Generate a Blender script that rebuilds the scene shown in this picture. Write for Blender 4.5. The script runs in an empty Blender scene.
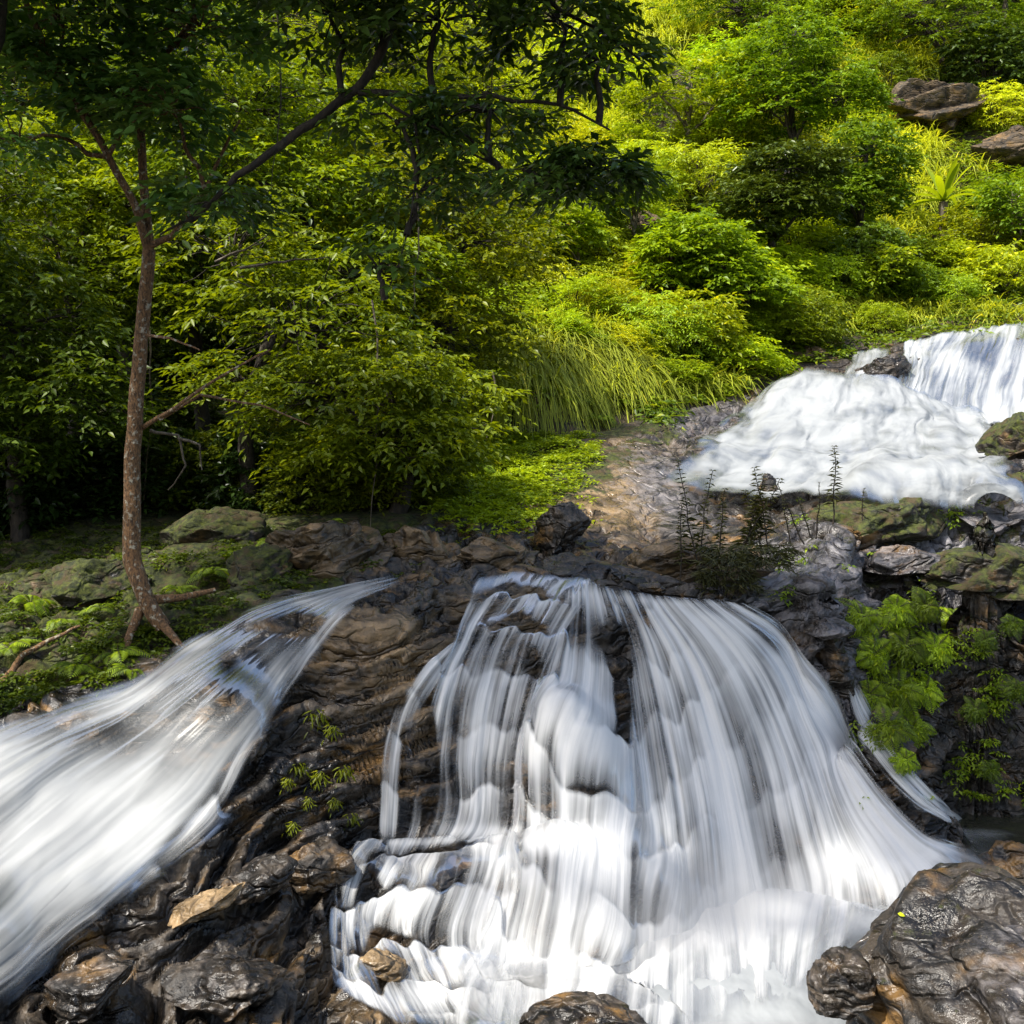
import bpy, math
import numpy as np
from mathutils import Vector
# ------------------------------------------------------------------ camera, sky, sun, exposure
F = 1100.0          # focal length in pixels of the 1024 px frame
HZ = 430.0          # pixel row of the horizon (camera looks level, lens shifted)
scene = bpy.context.scene
COL = scene.collection
cam_d = bpy.data.cameras.new("camera"); cam = bpy.data.objects.new("camera", cam_d); COL.objects.link(cam)
cam_d.sensor_width = 36.0; cam_d.lens = 36.0 * F / 1024.0
cam_d.shift_y = -(512.0 - HZ) / 1024.0
cam_d.clip_start = 0.05; cam_d.clip_end = 500
cam.location = (0, 0, 0); cam.rotation_euler = (math.radians(90), 0, 0)
scene.camera = cam
SUN_EL, SUN_AZ = math.radians(57), math.radians(228)   # azimuth clockwise from +Y: behind the camera, to the left
world = bpy.data.worlds.new("World"); scene.world = world; world.use_nodes = True
wn = world.node_tree.nodes; wl = world.node_tree.links
sky = wn.new("ShaderNodeTexSky"); sky.sky_type = 'NISHITA'; sky.sun_disc = False
sky.sun_elevation = SUN_EL; sky.sun_rotation = SUN_AZ
sky.air_density = 1.2; sky.dust_density = 3.5; sky.ozone_density = 1.0
bg = wn["Background"]; bg.inputs[1].default_value = 0.15
wl.new(sky.outputs[0], bg.inputs[0])
sd = bpy.data.lights.new("sun", 'SUN'); sd.energy = 4.3; sd.angle = math.radians(1.5); sd.color = (1.0, 0.95, 0.86)
sun = bpy.data.objects.new("sun", sd); COL.objects.link(sun)
sdir = Vector((math.sin(SUN_AZ) * math.cos(SUN_EL), math.cos(SUN_AZ) * math.cos(SUN_EL), math.sin(SUN_EL)))
sun.rotation_euler = sdir.to_track_quat('Z', 'Y').to_euler()
scene.view_settings.view_transform = 'Standard'; scene.view_settings.look = 'None'
scene.view_settings.exposure = 0.8; scene.view_settings.gamma = 1.0
scene.cycles.max_bounces = 7; scene.cycles.diffuse_bounces = 3; scene.cycles.glossy_bounces = 2
scene.cycles.transparent_max_bounces = 12; scene.cycles.transmission_bounces = 3
scene.cycles.caustics_reflective = False; scene.cycles.caustics_refractive = False

# ------------------------------------------------------------------ small helpers
RS = np.random.RandomState
def P(px, py, Y):
    return np.array([(px - 512.0) / F * Y, Y, (HZ - py) / F * Y])
def link(o, parent=None, **props):
    COL.objects.link(o)
    if parent is not None: o.parent = parent
    for k, v in props.items(): o[k] = v
    return o
def mesh_np(name, V, Fc, mat=None, smooth=False, attrs=None, parent=None, **props):
    """V (n,3), Fc (m,k) with one face size"""
    V = np.asarray(V, np.float32); Fc = np.asarray(Fc, np.int32)
    me = bpy.data.meshes.new(name)
    m, k = Fc.shape
    me.vertices.add(len(V)); me.vertices.foreach_set("co", V.ravel())
    me.loops.add(m * k); me.loops.foreach_set("vertex_index", Fc.ravel())
    me.polygons.add(m); me.polygons.foreach_set("loop_start", np.arange(0, m * k, k, dtype=np.int32))
    try: me.polygons.foreach_set("loop_total", np.full(m, k, np.int32))
    except Exception: pass
    if smooth: me.polygons.foreach_set("use_smooth", np.ones(m, bool))
    me.update(calc_edges=True)
    for an, av in (attrs or {}).items():
        av = np.asarray(av, np.float32)
        if av.ndim == 1:
            a = me.attributes.new(an, 'FLOAT', 'POINT'); a.data.foreach_set("value", av)
        else:
            a = me.attributes.new(an, 'FLOAT_VECTOR', 'POINT'); a.data.foreach_set("vector", av.ravel())
    if mat: me.materials.append(mat)
    o = bpy.data.objects.new(name, me)
    return link(o, parent, **props)
def empty(name, loc=(0, 0, 0), **props):
    o = bpy.data.objects.new(name, None); o.location = loc
    return link(o, None, **props)
def smooth(e0, e1, x):
    t = np.clip((x - e0) / (e1 - e0), 0, 1); return t * t * (3 - 2 * t)
# --- gradient noise
_perm = RS(7).permutation(256).astype(np.int64); _perm = np.concatenate([_perm, _perm, _perm])
_g = RS(8).normal(size=(256, 3)); _g /= np.linalg.norm(_g, axis=1)[:, None]
def pn(p, seed=0):
    p = np.asarray(p, float) + seed * 17.31
    i = np.floor(p).astype(np.int64); f = p - i; u = f * f * f * (f * (f * 6 - 15) + 10); i &= 255
    out = np.zeros(len(p))
    for dx in (0, 1):
        wx = u[:, 0] if dx else 1 - u[:, 0]
        for dy in (0, 1):
            wy = u[:, 1] if dy else 1 - u[:, 1]
            for dz in (0, 1):
                wz = u[:, 2] if dz else 1 - u[:, 2]
                h = _perm[_perm[_perm[(i[:, 0] + dx) & 255] + ((i[:, 1] + dy) & 255)] + ((i[:, 2] + dz) & 255)]
                g = _g[h]
                out += wx * wy * wz * (g[:, 0] * (f[:, 0] - dx) + g[:, 1] * (f[:, 1] - dy) + g[:, 2] * (f[:, 2] - dz))
    return out * 1.6
def fbm(p, o=4, seed=0, ridge=False, gain=0.5):
    a = 1.0; s = np.zeros(len(p)); n = 0
    for k in range(o):
        v = pn(np.asarray(p) * 2.03 ** k, seed + k)
        if ridge: v = 1 - 2 * np.abs(v)
        s += a * v; n += a; a *= gain
    return s / n
# --- materials
def new_mat(name):
    m = bpy.data.materials.new(name); m.use_nodes = True
    n = m.node_tree.nodes; n.clear()
    return m, n, m.node_tree.links
class NG:
    def __init__(s, n, l): s.n, s.l = n, l
    def node(s, t, **kw):
        x = s.n.new(t)
        for k, v in kw.items(): setattr(x, k, v)
        return x
    def put(s, sock, v):
        if isinstance(v, bpy.types.NodeSocket): s.l.new(v, sock)
        elif v is not None:
            sock.default_value = v if not (isinstance(v, tuple) and len(v) == 3 and sock.type == 'RGBA') else (*v, 1)
    def math(s, op, a, b=None, c=None, clamp=False):
        x = s.node("ShaderNodeMath", operation=op, use_clamp=clamp)
        for i, v in enumerate((a, b, c)): s.put(x.inputs[i], v)
        return x.outputs[0]
    def noise(s, vec, scale, detail=4, rough=0.55, dist=0.0, color=False):
        x = s.node("ShaderNodeTexNoise"); s.put(x.inputs['Vector'], vec)
        for k, v in (('Scale', scale), ('Detail', detail), ('Roughness', rough), ('Distortion', dist)): s.put(x.inputs[k], v)
        return x.outputs['Color' if color else 'Fac']
    def mix(s, f, a, b, mode='MIX'):
        x = s.node("ShaderNodeMix", data_type='RGBA', blend_type=mode)
        s.put(x.inputs[0], f); s.put(x.inputs[6], a); s.put(x.inputs[7], b); return x.outputs[2]
    def step(s, v, a, b, lo=0.0, hi=1.0):
        x = s.node("ShaderNodeMapRange", interpolation_type='SMOOTHSTEP')
        for i, q in enumerate((v, a, b, lo, hi)): s.put(x.inputs[i], q)
        return x.outputs[0]
    def attr(s, name, vec=False):
        x = s.node("ShaderNodeAttribute", attribute_name=name); return x.outputs['Vector' if vec else 'Fac']
    def scalev(s, vec, sc):
        x = s.node("ShaderNodeMapping"); s.put(x.inputs['Vector'], vec); x.inputs['Scale'].default_value = sc; return x.outputs[0]

def rock_mat(name, moss=None, tan=0.0, wet=1.0, soil=0.0, grey=0.0):
    """None = read the per-vertex attribute of that name"""
    m, n, l = new_mat(name); g = NG(n, l)
    geo = g.node("ShaderNodeNewGeometry"); pos = geo.outputs['Position']
    A = lambda v, nm: g.attr(nm) if v is None else v
    moss, tan, wet, soil, grey = A(moss, 'moss'), A(tan, 'tan'), A(wet, 'wet'), A(soil, 'soil'), A(grey, 'grey')
    warp = g.noise(pos, 1.6, 4, 0.6, color=True)
    wp = g.node("ShaderNodeVectorMath", operation='MULTIPLY_ADD'); g.put(wp.inputs[0], warp); wp.inputs[1].default_value = (.35, .35, .35); g.put(wp.inputs[2], pos)
    mp = g.node("ShaderNodeMapping"); g.put(mp.inputs[0], wp.outputs[0]); mp.inputs['Rotation'].default_value = (0.15, -0.18, 0.2); mp.inputs['Scale'].default_value = (1.2, 1.6, 7.5)
    strata = g.noise(mp.outputs[0], 2.0, 5, 0.55)
    big = g.noise(pos, 2.3, 5, 0.6)
    fine = g.noise(pos, 22, 4, 0.55)
    med = g.noise(wp.outputs[0], 7.0, 6, 0.62, 0.4)
    dark = g.mix(g.step(strata, 0.38, 0.70), (0.007, 0.006, 0.005), (0.048, 0.038, 0.028))
    dark = g.mix(g.math('MULTIPLY', g.step(med, 0.54, 0.72), .7), dark, (0.09, 0.08, 0.072))
    och = g.math('MULTIPLY', g.step(big, 0.50, 0.68), g.step(strata, 0.40, 0.58))
    c = g.mix(g.math('MULTIPLY', och, 0.75), dark, (0.24, 0.13, 0.035))
    tanc = g.mix(g.step(strata, 0.36, 0.64), (0.085, 0.056, 0.026), (0.30, 0.205, 0.105))
    c = g.mix(g.math('MULTIPLY', tan, g.step(g.math('ADD', med, g.math('MULTIPLY', tan, 0.35)), 0.5, 0.72), clamp=True), c, tanc)
    greyc = g.mix(g.step(med, 0.38, 0.66), (0.055, 0.052, 0.054), (0.20, 0.19, 0.20))
    c = g.mix(g.math('MULTIPLY', grey, g.step(g.math('ADD', med, g.math('MULTIPLY', grey, 0.4)), 0.55, 0.75), clamp=True), c, greyc)
    c = g.mix(g.step(g.noise(pos, 75, 3, 0.6), 0.60, 0.70, 0, .6), c, (0.16, 0.13, 0.10))
    c = g.mix(g.step(g.noise(pos, 60, 3, 0.6), 0.60, 0.70, 0, .6), c, (0.008, 0.007, 0.006))
    lich = g.step(g.noise(pos, 11, 5, 0.7), 0.64, 0.72)
    c = g.mix(g.math('MULTIPLY', lich, 0.35), c, (0.22, 0.21, 0.18))
    soilc = g.mix(g.step(g.noise(pos, 5, 6, 0.7), 0.35, 0.65), (0.018, 0.014, 0.009), (0.085, 0.06, 0.03))
    c = g.mix(soil, c, soilc)
    nz = g.node("ShaderNodeSeparateXYZ"); g.put(nz.inputs[0], geo.outputs['Normal'])
    mm = g.math('ADD', g.math('MULTIPLY', moss, 1.15), g.math('MULTIPLY', g.math('SUBTRACT', g.noise(pos, 4.5, 7, 0.7), 0.5), 1.7))
    mm = g.math('ADD', mm, g.math('MULTIPLY', g.math('SUBTRACT', nz.outputs[2], 0.6), 0.35))
    mmask = g.step(mm, 0.48, 0.68)
    mossc = g.mix(g.step(g.noise(pos, 17, 5, 0.7), 0.35, 0.7), (0.012, 0.017, 0.003), (0.085, 0.10, 0.012))
    mossc = g.mix(g.step(g.noise(pos, 6, 4, 0.7), 0.48, 0.62), mossc, (0.06, 0.042, 0.016))
    c = g.mix(mmask, c, mossc)
    b = g.node("ShaderNodeBsdfPrincipled"); g.put(b.inputs['Base Color'], c)
    r = g.step(g.math('MULTIPLY_ADD', med, 0.6, g.math('MULTIPLY', fine, 0.4)), 0.3, 0.7, 0.13, 0.45)
    r = g.math('ADD', r, g.step(g.noise(pos, 3.4, 5, 0.65), 0.46, 0.6, 0.0, 0.3))
    dryr = g.math('SUBTRACT', 1.0, wet, clamp=True)
    r = g.math('ADD', r, g.math('MULTIPLY', g.math('MAXIMUM', g.math('MAXIMUM', dryr, mmask), soil), 0.5), clamp=True)
    g.put(b.inputs['Roughness'], r)
    vo = g.node("ShaderNodeTexVoronoi", feature='DISTANCE_TO_EDGE'); mv = g.node("ShaderNodeMapping"); g.put(mv.inputs[0], wp.outputs[0]); mv.inputs['Rotation'].default_value = (0.15, -0.18, 0.2); mv.inputs['Scale'].default_value = (2.4, 3.0, 6.5)
    g.put(vo.inputs['Vector'], mv.outputs[0]); vo.inputs['Scale'].default_value = 1.0
    crack = g.step(vo.outputs['Distance'], 0.0, 0.09)
    vc = g.node("ShaderNodeTexVoronoi"); g.put(vc.inputs['Vector'], mv.outputs[0]); vc.inputs['Scale'].default_value = 1.0
    vs = g.node("ShaderNodeSeparateXYZ"); g.put(vs.inputs[0], vc.outputs['Color'])
    h = g.math('ADD', g.math('MULTIPLY', strata, 0.45), g.math('MULTIPLY', med, 0.16))
    h = g.math('ADD', h, g.math('MULTIPLY', crack, 0.22)); h = g.math('ADD', h, g.math('MULTIPLY', g.math('MULTIPLY', vs.outputs[0], crack), 0.22))
    h = g.math('ADD', h, g.math('MULTIPLY', fine, 0.20)); h = g.math('ADD', h, g.math('MULTIPLY', g.noise(pos, 70, 4, .6), 0.06))
    h = g.math('ADD', h, g.math('MULTIPLY', g.math('MULTIPLY', mmask, g.noise(pos, 90, 3, 0.7)), 0.25))
    bp = g.node("ShaderNodeBump"); g.put(bp.inputs['Height'], h); bp.inputs['Distance'].default_value = 0.075; bp.inputs['Strength'].default_value = 0.85
    g.put(b.inputs['Normal'], bp.outputs[0])
    o = g.node("ShaderNodeOutputMaterial"); l.new(b.outputs[0], o.inputs[0])
    return m

def water_mat(name, fs=16.0, ft=0.55, bd=0.06, tint=(0.80, 0.80, 0.79), contrast=1.3, seed=0.0):
    m, n, l = new_mat(name); g = NG(n, l)
    fl = g.attr('flow', True); dens = g.attr('dens')
    def st(a, b, d, r=0.6):
        mp = g.node("ShaderNodeMapping"); g.put(mp.inputs[0], fl); mp.inputs['Scale'].default_value = (a, b, 1); mp.inputs['Location'].default_value = (seed * 3.1, seed * 1.7, seed)
        return g.noise(mp.outputs[0], 1.0, d, r)
    n1 = st(fs * 0.45, ft * 0.7, 2); n2 = st(fs * 1.6, ft * 1.2, 3); n3 = st(fs * 5.5, ft * 1.6, 2); n4 = st(2.2, 1.6, 3)
    sk = g.math('ADD', g.math('MULTIPLY', n1, 0.54), g.math('MULTIPLY', n2, 0.26))
    sk = g.math('ADD', sk, g.math('MULTIPLY', n3, 0.06)); sk = g.math('ADD', sk, g.math('MULTIPLY', n4, 0.14))
    v = g.math('ADD', dens, g.math('MULTIPLY', g.math('SUBTRACT', sk, 0.5), contrast * 2.6))
    v = g.math('MULTIPLY', v, g.step(dens, 0.02, 0.22))
    al = g.step(v, 0.0, 1.05)
    di = g.node("ShaderNodeBsdfDiffuse"); tr = g.node("ShaderNodeBsdfTranslucent")
    colr = g.mix(g.step(v, 0.1, 1.4), (tint[0] * .66, tint[1] * .68, tint[2] * .70), tint)
    g.put(di.inputs[0], colr); g.put(tr.inputs[0], colr)
    bp = g.node("ShaderNodeBump"); g.put(bp.inputs['Height'], g.math('ADD', g.math('MULTIPLY', n1, 0.6), g.math('MULTIPLY', n2, 0.4))); bp.inputs['Distance'].default_value = bd; bp.inputs['Strength'].default_value = 0.55
    g.put(di.inputs['Normal'], bp.outputs[0])
    ms = g.node("ShaderNodeMixShader"); ms.inputs[0].default_value = 0.25; l.new(di.outputs[0], ms.inputs[1]); l.new(tr.outputs[0], ms.inputs[2])
    tp = g.node("ShaderNodeBsdfTransparent")
    gl = g.node("ShaderNodeBsdfGlossy"); gl.inputs['Roughness'].default_value = 0.25
    fr = g.node("ShaderNodeFresnel"); fr.inputs[0].default_value = 1.33
    film = g.node("ShaderNodeMixShader"); g.put(film.inputs[0], g.math('MULTIPLY', fr.outputs[0], g.step(dens, 0.05, 0.3, 0, 0.6))); l.new(tp.outputs[0], film.inputs[1]); l.new(gl.outputs[0], film.inputs[2])
    mx = g.node("ShaderNodeMixShader"); g.put(mx.inputs[0], al); l.new(film.outputs[0], mx.inputs[1]); l.new(ms.outputs[0], mx.inputs[2])
    o = g.node("ShaderNodeOutputMaterial"); l.new(mx.outputs[0], o.inputs[0])
    return m

def leaf_mat(name, ca, cb, trans=0.35, rough=0.42, hue=0.0):
    ca = tuple(v * 1.25 for v in ca); cb = tuple(v * 1.55 for v in cb)
    m, n, l = new_mat(name); g = NG(n, l)
    rnd = g.attr('rnd'); cl = g.attr('clump')
    oi = g.node("ShaderNodeObjectInfo")
    c = g.mix(g.math('ADD', g.math('MULTIPLY', rnd, 0.5), g.math('MULTIPLY', cl, 0.5)), ca, cb)
    c = g.mix(g.step(rnd, 0.97, 0.995), c, (cb[0] * 1.3, cb[1] * 1.1, cb[2]))
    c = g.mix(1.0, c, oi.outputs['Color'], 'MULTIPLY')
    b = g.node("ShaderNodeBsdfPrincipled"); g.put(b.inputs['Base Color'], c); b.inputs['Roughness'].default_value = rough
    b.inputs['Specular IOR Level'].default_value = 0.35
    t = g.node("ShaderNodeBsdfTranslucent"); g.put(t.inputs[0], g.mix(1.0, c, (1.5, 1.35, 0.4), 'MULTIPLY'))
    mx = g.node("ShaderNodeMixShader"); mx.inputs[0].default_value = trans
    l.new(b.outputs[0], mx.inputs[1]); l.new(t.outputs[0], mx.inputs[2])
    o = g.node("ShaderNodeOutputMaterial"); l.new(mx.outputs[0], o.inputs[0])
    return m

def bark_mat(name, ca, cb, cc, sc=1.0):
    m, n, l = new_mat(name); g = NG(n, l)
    pos = g.node("ShaderNodeNewGeometry").outputs['Position']
    v = g.scalev(pos, (1, 1, 0.35))
    a = g.noise(v, 30 * sc, 6, 0.7); p2 = g.noise(pos, 9 * sc, 5, 0.65)
    c = g.mix(g.step(a, 0.35, 0.65), ca, cb); c = g.mix(g.step(p2, 0.55, 0.66), c, cc)
    b = g.node("ShaderNodeBsdfPrincipled"); g.put(b.inputs['Base Color'], c); b.inputs['Roughness'].default_value = 0.8
    bp = g.node("ShaderNodeBump"); g.put(bp.inputs['Height'], g.math('ADD', a, p2)); bp.inputs['Distance'].default_value = 0.02; g.put(b.inputs['Normal'], bp.outputs[0])
    o = g.node("ShaderNodeOutputMaterial"); l.new(b.outputs[0], o.inputs[0])
    return m
# ------------------------------------------------------------------ terrain: one height field through surveyed points (column px, row py, distance Y)
POOL_Z = -3.24
def poolY(py, z=POOL_Z): return z * F / (HZ - py)
CP = [
 # main face, left to right, lip to foot
 (380,596,8.45),(390,650,8.0),(390,700,7.8),(385,760,7.6),(380,830,7.42),(400,880,7.0),(385,940,6.6),(400,1000,6.15),(390,1060,5.6),
 (450,585,8.75),(450,650,8.25),(450,720,7.9),(450,830,7.5),(460,875,7.05),(455,940,6.7),(460,1000,6.2),(470,1060,5.6),
 (520,575,9.0),(515,620,8.55),(515,690,8.1),(510,830,7.55),(520,860,7.1),(520,950,6.75),(520,1010,6.0),(530,1070,5.45),
 (580,582,8.85),(575,650,8.35),(570,700,8.0),(565,740,7.62),(565,820,7.45),(565,845,7.15),(575,950,6.75),(570,1015,5.95),(590,1070,5.4),
 (630,592,8.75),(630,640,8.5),(635,720,8.15),(630,780,7.8),(640,830,7.55),(640,860,7.25),(645,940,6.95),(625,1000,6.1),(630,1050,5.6),
 (690,600,8.6),(690,650,8.4),(700,740,8.1),(700,840,7.7),(700,915,7.35),
 (750,608,8.6),(760,650,8.45),(770,740,8.15),(780,840,7.85),(780,885,7.75),
 (805,618,8.65),(805,650,8.6),(830,720,8.5),(860,790,8.4),(900,825,8.75),
 (845,622,8.75),(850,650,8.85),(870,700,8.95),(900,760,9.0),(935,812,9.0),
 # middle rock, lower left ridge
 (300,622,8.15),(310,690,7.75),(290,750,7.4),(330,780,7.35),(320,840,7.05),(270,830,6.95),(230,845,6.6),(260,900,6.3),(330,920,6.5),(330,1000,5.95),
 (200,890,6.15),(150,930,5.85),(100,950,5.7),(40,985,5.4),(100,1010,5.3),(200,980,5.65),(260,1020,5.5),(0,1010,5.15),(0,1080,4.8),(150,1080,4.9),(300,1080,5.3),(-80,1040,4.8),
 # left chute
 (345,606,8.35),(270,632,7.95),(215,655,7.75),(170,680,7.5),(120,700,7.3),(60,708,7.15),(0,722,6.95),(-80,750,6.7),
 (250,720,7.25),(180,760,6.95),(120,760,6.9),(50,790,6.5),(0,800,6.25),(180,820,6.6),(120,860,6.25),(60,870,6.0),(0,880,5.8),(80,920,5.75),(0,950,5.35),(-80,900,5.4),(-80,1000,5.0),
 # left bank
 (0,690,7.6),(70,685,7.65),(130,665,7.8),(170,645,8.0),(230,610,8.35),(300,592,8.7),(140,625,8.1),(60,640,8.2),(0,640,8.1),(0,600,8.9),(80,590,9.1),(150,580,9.2),(220,580,9.1),(290,570,9.3),
 (0,560,10.2),(90,545,10.4),(180,530,10.5),(260,525,10.6),(330,535,10.2),(360,560,9.5),(400,570,9.2),(-100,620,8.4),(-100,560,10.2),(-250,600,9),(-250,520,12),
 # shelf behind the lip
 (440,560,9.5),(500,558,9.7),(560,563,9.5),(600,570,9.3),(650,580,9.2),(700,588,9.1),(760,596,9.1),(800,600,9.1),(840,606,9.1),
 (430,530,10.3),(500,535,10.6),(560,540,10.6),(620,545,10.6),(670,552,10.4),(740,560,10.0),(800,560,9.9),(860,560,9.8),(920,560,9.8),(1000,565,9.7),(1080,570,9.6),
 (760,530,11.0),(840,522,10.7),(920,520,10.9),(1000,515,11.0),(1100,515,11.0),
 # alcove at the right: cliff, floor, pool
 (890,608,9.45),(940,600,9.5),(1000,598,9.5),(1080,600,9.4),(900,640,9.62),(960,640,9.7),(1030,640,9.7),(1100,640,9.6),
 (900,700,9.65),(960,700,9.8),(1030,700,9.8),(950,780,9.75),(1020,780,9.8),(1100,780,9.7),(960,815,9.35),(1030,815,9.4),(1100,820,9.3),
 # tan slab, bank and upper pool bed
 (470,510,11.3),(500,490,12.2),(540,505,11.5),(560,470,12.9),(600,500,11.9),(620,470,13.0),(600,440,14.3),(650,520,11.6),(660,490,12.6),(680,450,14.0),(640,425,15.2),(700,420,16.0),(560,440,14.0),(480,460,13.6),
 (720,520,12.0),(720,480,13.2),(770,500,12.9),(850,500,12.8),(950,498,12.8),(1040,490,12.9),(1120,490,12.8),
 (760,440,14.8),(720,410,16.4),(780,400,16.6),(850,450,14.6),(850,400,16.4),(940,460,14.4),(920,430,15.9),(1000,470,14.0),(1060,450,14.5),
 (750,392,17.4),(800,385,17.6),(850,385,17.3),(880,372,17.6),(900,395,17.2),(950,425,16.9),(1000,415,17.0),(1060,410,17.0),
 (845,355,19.2),(880,350,19.2),(920,348,19.1),(960,342,19.0),(1024,332,19.2),(1100,322,19.6),(800,358,19.4),(750,372,18.6),(700,395,17.2),
 (880,335,21),(960,328,21),(1050,320,21),
 # left forest floor and rise
 (100,500,12.6),(250,505,12.4),(380,500,12.2),(0,505,12.6),(-200,500,13),(100,460,15),(300,450,15.5),(420,460,14),(0,400,19),(200,390,19.5),(400,380,18.5),(0,300,24),(250,290,24),(-250,400,19),(-250,250,27),
 (150,150,31),(400,150,30),(0,0,37),(300,0,37),(-250,0,38),
 # hillside
 (450,420,15.6),(500,432,15.2),(540,435,15.1),(590,425,15.6),(520,405,15.3),(560,400,15.5),(500,330,16.8),(560,330,17.0),(620,330,17.8),(650,400,16.6),
 (460,250,21.5),(560,260,21),(650,300,19.8),(750,330,20),(850,320,21.5),(950,310,22),(1050,300,22),(1150,300,22),
 (560,200,24),(700,220,24),(850,230,25),(950,240,25.5),(1050,230,26),(560,100,29),(700,110,29),(850,130,29.5),(900,118,30),(960,118,30),(930,85,30.3),(1010,150,29),(1100,140,29.5),
 (560,0,34),(700,10,33.5),(850,20,34),(1000,10,35),(1150,0,36),(1300,200,28),(1300,400,18),(1300,500,12.5),(1250,600,9.5),(1300,50,35),
 (300,-250,52),(600,-250,50),(900,-250,50),(0,-250,54),(1250,-250,52),(-300,-250,56),
]
for px in (1000, 1024, 1100, 1200): CP += [(px, 850, poolY(850) + .0), (px, 900, poolY(900, -3.4)), (px, 1000, poolY(1000, -3.5))]
for px in (700, 760, 850, 930): CP.append((px, 1024, poolY(1024, -3.4)))
CP += [(760, 940, poolY(940, -3.4)), (850, 870, poolY(870, -3.38)), (920, 850, poolY(850, -3.36)), (960, 835, poolY(835, -3.34))]
cp = np.array([P(*c) for c in CP])
near = [(x, y, -3.5) for x in (0.9, 2, 3.5, 5) for y in (2.5, 4, 5)] + [(x, y, -3.3) for x in (-5, -3.5, -2, -1, -.2) for y in (2.5, 3.8)]
cp = np.vstack([cp, np.array(near)])
CC = 0.2
def kern(d2): return np.sqrt(d2 + CC * CC)
dx = cp[:, None, :2] - cp[None, :, :2]
A = -kern((dx ** 2).sum(-1)); n_ = len(cp)
Q = np.c_[np.ones(n_), cp[:, :2]]
M = np.block([[A + np.eye(n_) * 0.0015, Q], [Q.T, np.zeros((3, 3))]])
sol = np.linalg.solve(M, np.r_[cp[:, 2], 0, 0, 0])
def Hraw(x, y):
    x = np.asarray(x, float).ravel(); y = np.asarray(y, float).ravel(); out = np.empty(len(x))
    for i in range(0, len(x), 20000):
        d2 = (x[i:i + 20000, None] - cp[None, :, 0]) ** 2 + (y[i:i + 20000, None] - cp[None, :, 1]) ** 2
        out[i:i + 20000] = -kern(d2) @ sol[:n_] + sol[n_] + sol[n_ + 1] * x[i:i + 20000] + sol[n_ + 2] * y[i:i + 20000]
    return out
# fan-shaped grid: fine near the falls, coarse far away
GX = np.concatenate([np.arange(-900, -100, 12), np.arange(-100, 1124, 2.25), np.arange(1124, 1700, 12)]).astype(float)
GY = np.concatenate([np.arange(2.2, 4.6, .06), np.arange(4.6, 10.4, .0155), np.arange(10.4, 20, .05), np.arange(20, 62, .3)])
nx, ny = len(GX), len(GY)
XX = (GX[None, :] - 512) / F * GY[:, None]; YY = np.repeat(GY[:, None], nx, 1)
HS = Hraw(XX, YY).reshape(ny, nx)
def blur1(a, k, ax):
    out = a.copy(); w = np.array([.25, .5, .25])
    for _ in range(k):
        b = np.take(out, np.clip(np.arange(out.shape[ax]) - 1, 0, None), ax); c = np.take(out, np.clip(np.arange(out.shape[ax]) + 1, None, out.shape[ax] - 1), ax)
        out = .25 * b + .5 * out + .25 * c
    return out
def gidx(px, Y):
    i = np.interp(Y, GY, np.arange(ny)); j = np.interp(px, GX, np.arange(nx)); return i, j
def bil(G, px, Y):
    i, j = gidx(px, Y); i0 = np.clip(i.astype(int), 0, ny - 2); j0 = np.clip(j.astype(int), 0, nx - 2); fi = i - i0; fj = j - j0
    return (G[i0, j0] * (1 - fi) * (1 - fj) + G[i0 + 1, j0] * fi * (1 - fj) + G[i0, j0 + 1] * (1 - fi) * fj + G[i0 + 1, j0 + 1] * fi * fj)
def cast(px, py, G=None):
    """where the view line of a pixel meets the ground -> distance Y"""
    G = HS if G is None else G
    px = np.atleast_1d(np.asarray(px, float)); py = np.atleast_1d(np.asarray(py, float)); out = np.empty(len(px))
    for a in range(0, len(px), 4000):
        p, q = px[a:a + 4000], py[a:a + 4000]
        j = np.interp(p, GX, np.arange(nx)); j0 = np.clip(j.astype(int), 0, nx - 2); fj = j - j0
        Hc = G[:, j0] * (1 - fj) + G[:, j0 + 1] * fj                    # ny,k
        d = Hc - (HZ - q)[None, :] / F * GY[:, None]
        hit = d >= 0; hit[0] = False; has = hit.any(0); i = hit.argmax(0); i = np.where(has, np.maximum(i, 1), ny - 1)
        k = np.arange(len(p)); d1 = d[i, k]; d0 = d[i - 1, k]; t = np.where(has, np.clip(-d0 / (d1 - d0 + 1e-9), 0, 1), 1)
        out[a:a + 4000] = GY[i - 1] + (GY[i] - GY[i - 1]) * t
    return out
def W(px, py, lift=0.0):
    """world point of the ground seen at a pixel"""
    Y = float(cast(px, py)[0]); p = P(px, py, Y); p[2] += lift; return p
def Hxy(x, y):
    x = np.asarray(x, float); y = np.asarray(y, float); return bil(HD, x / y * F + 512, y)
def wb(px, py, r, ry=None):
    """soft blob on the ground around the point seen at a pixel"""
    c = W(px, py); ry = ry or r
    return np.exp(-(((XX - c[0]) / r) ** 2 + ((YY - c[1]) / ry) ** 2))

# rounded knobs of rock beneath the falls (px, py, radius m, height m)
for px, py, r, h in ((572, 745, .30, .16), (470, 850, .30, .10), (560, 855, .26, .10), (420, 905, .26, .12), (600, 960, .22, .16), (550, 940, .18, .12), (800, 860, .22, .22),
                     (610, 600, .22, .06), (660, 915, .2, .1), (235, 740, .4, .12), (360, 870, .25, .1), (470, 690, .2, .07), (520, 640, .25, .08)):
    c = W(px, py); d = ((XX - c[0]) ** 2 + (YY - c[1]) ** 2) / r ** 2; HS = HS + .65 * h * np.exp(-d * 1.5)
HS = blur1(blur1(HS, 10, 0), 10, 1)

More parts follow.
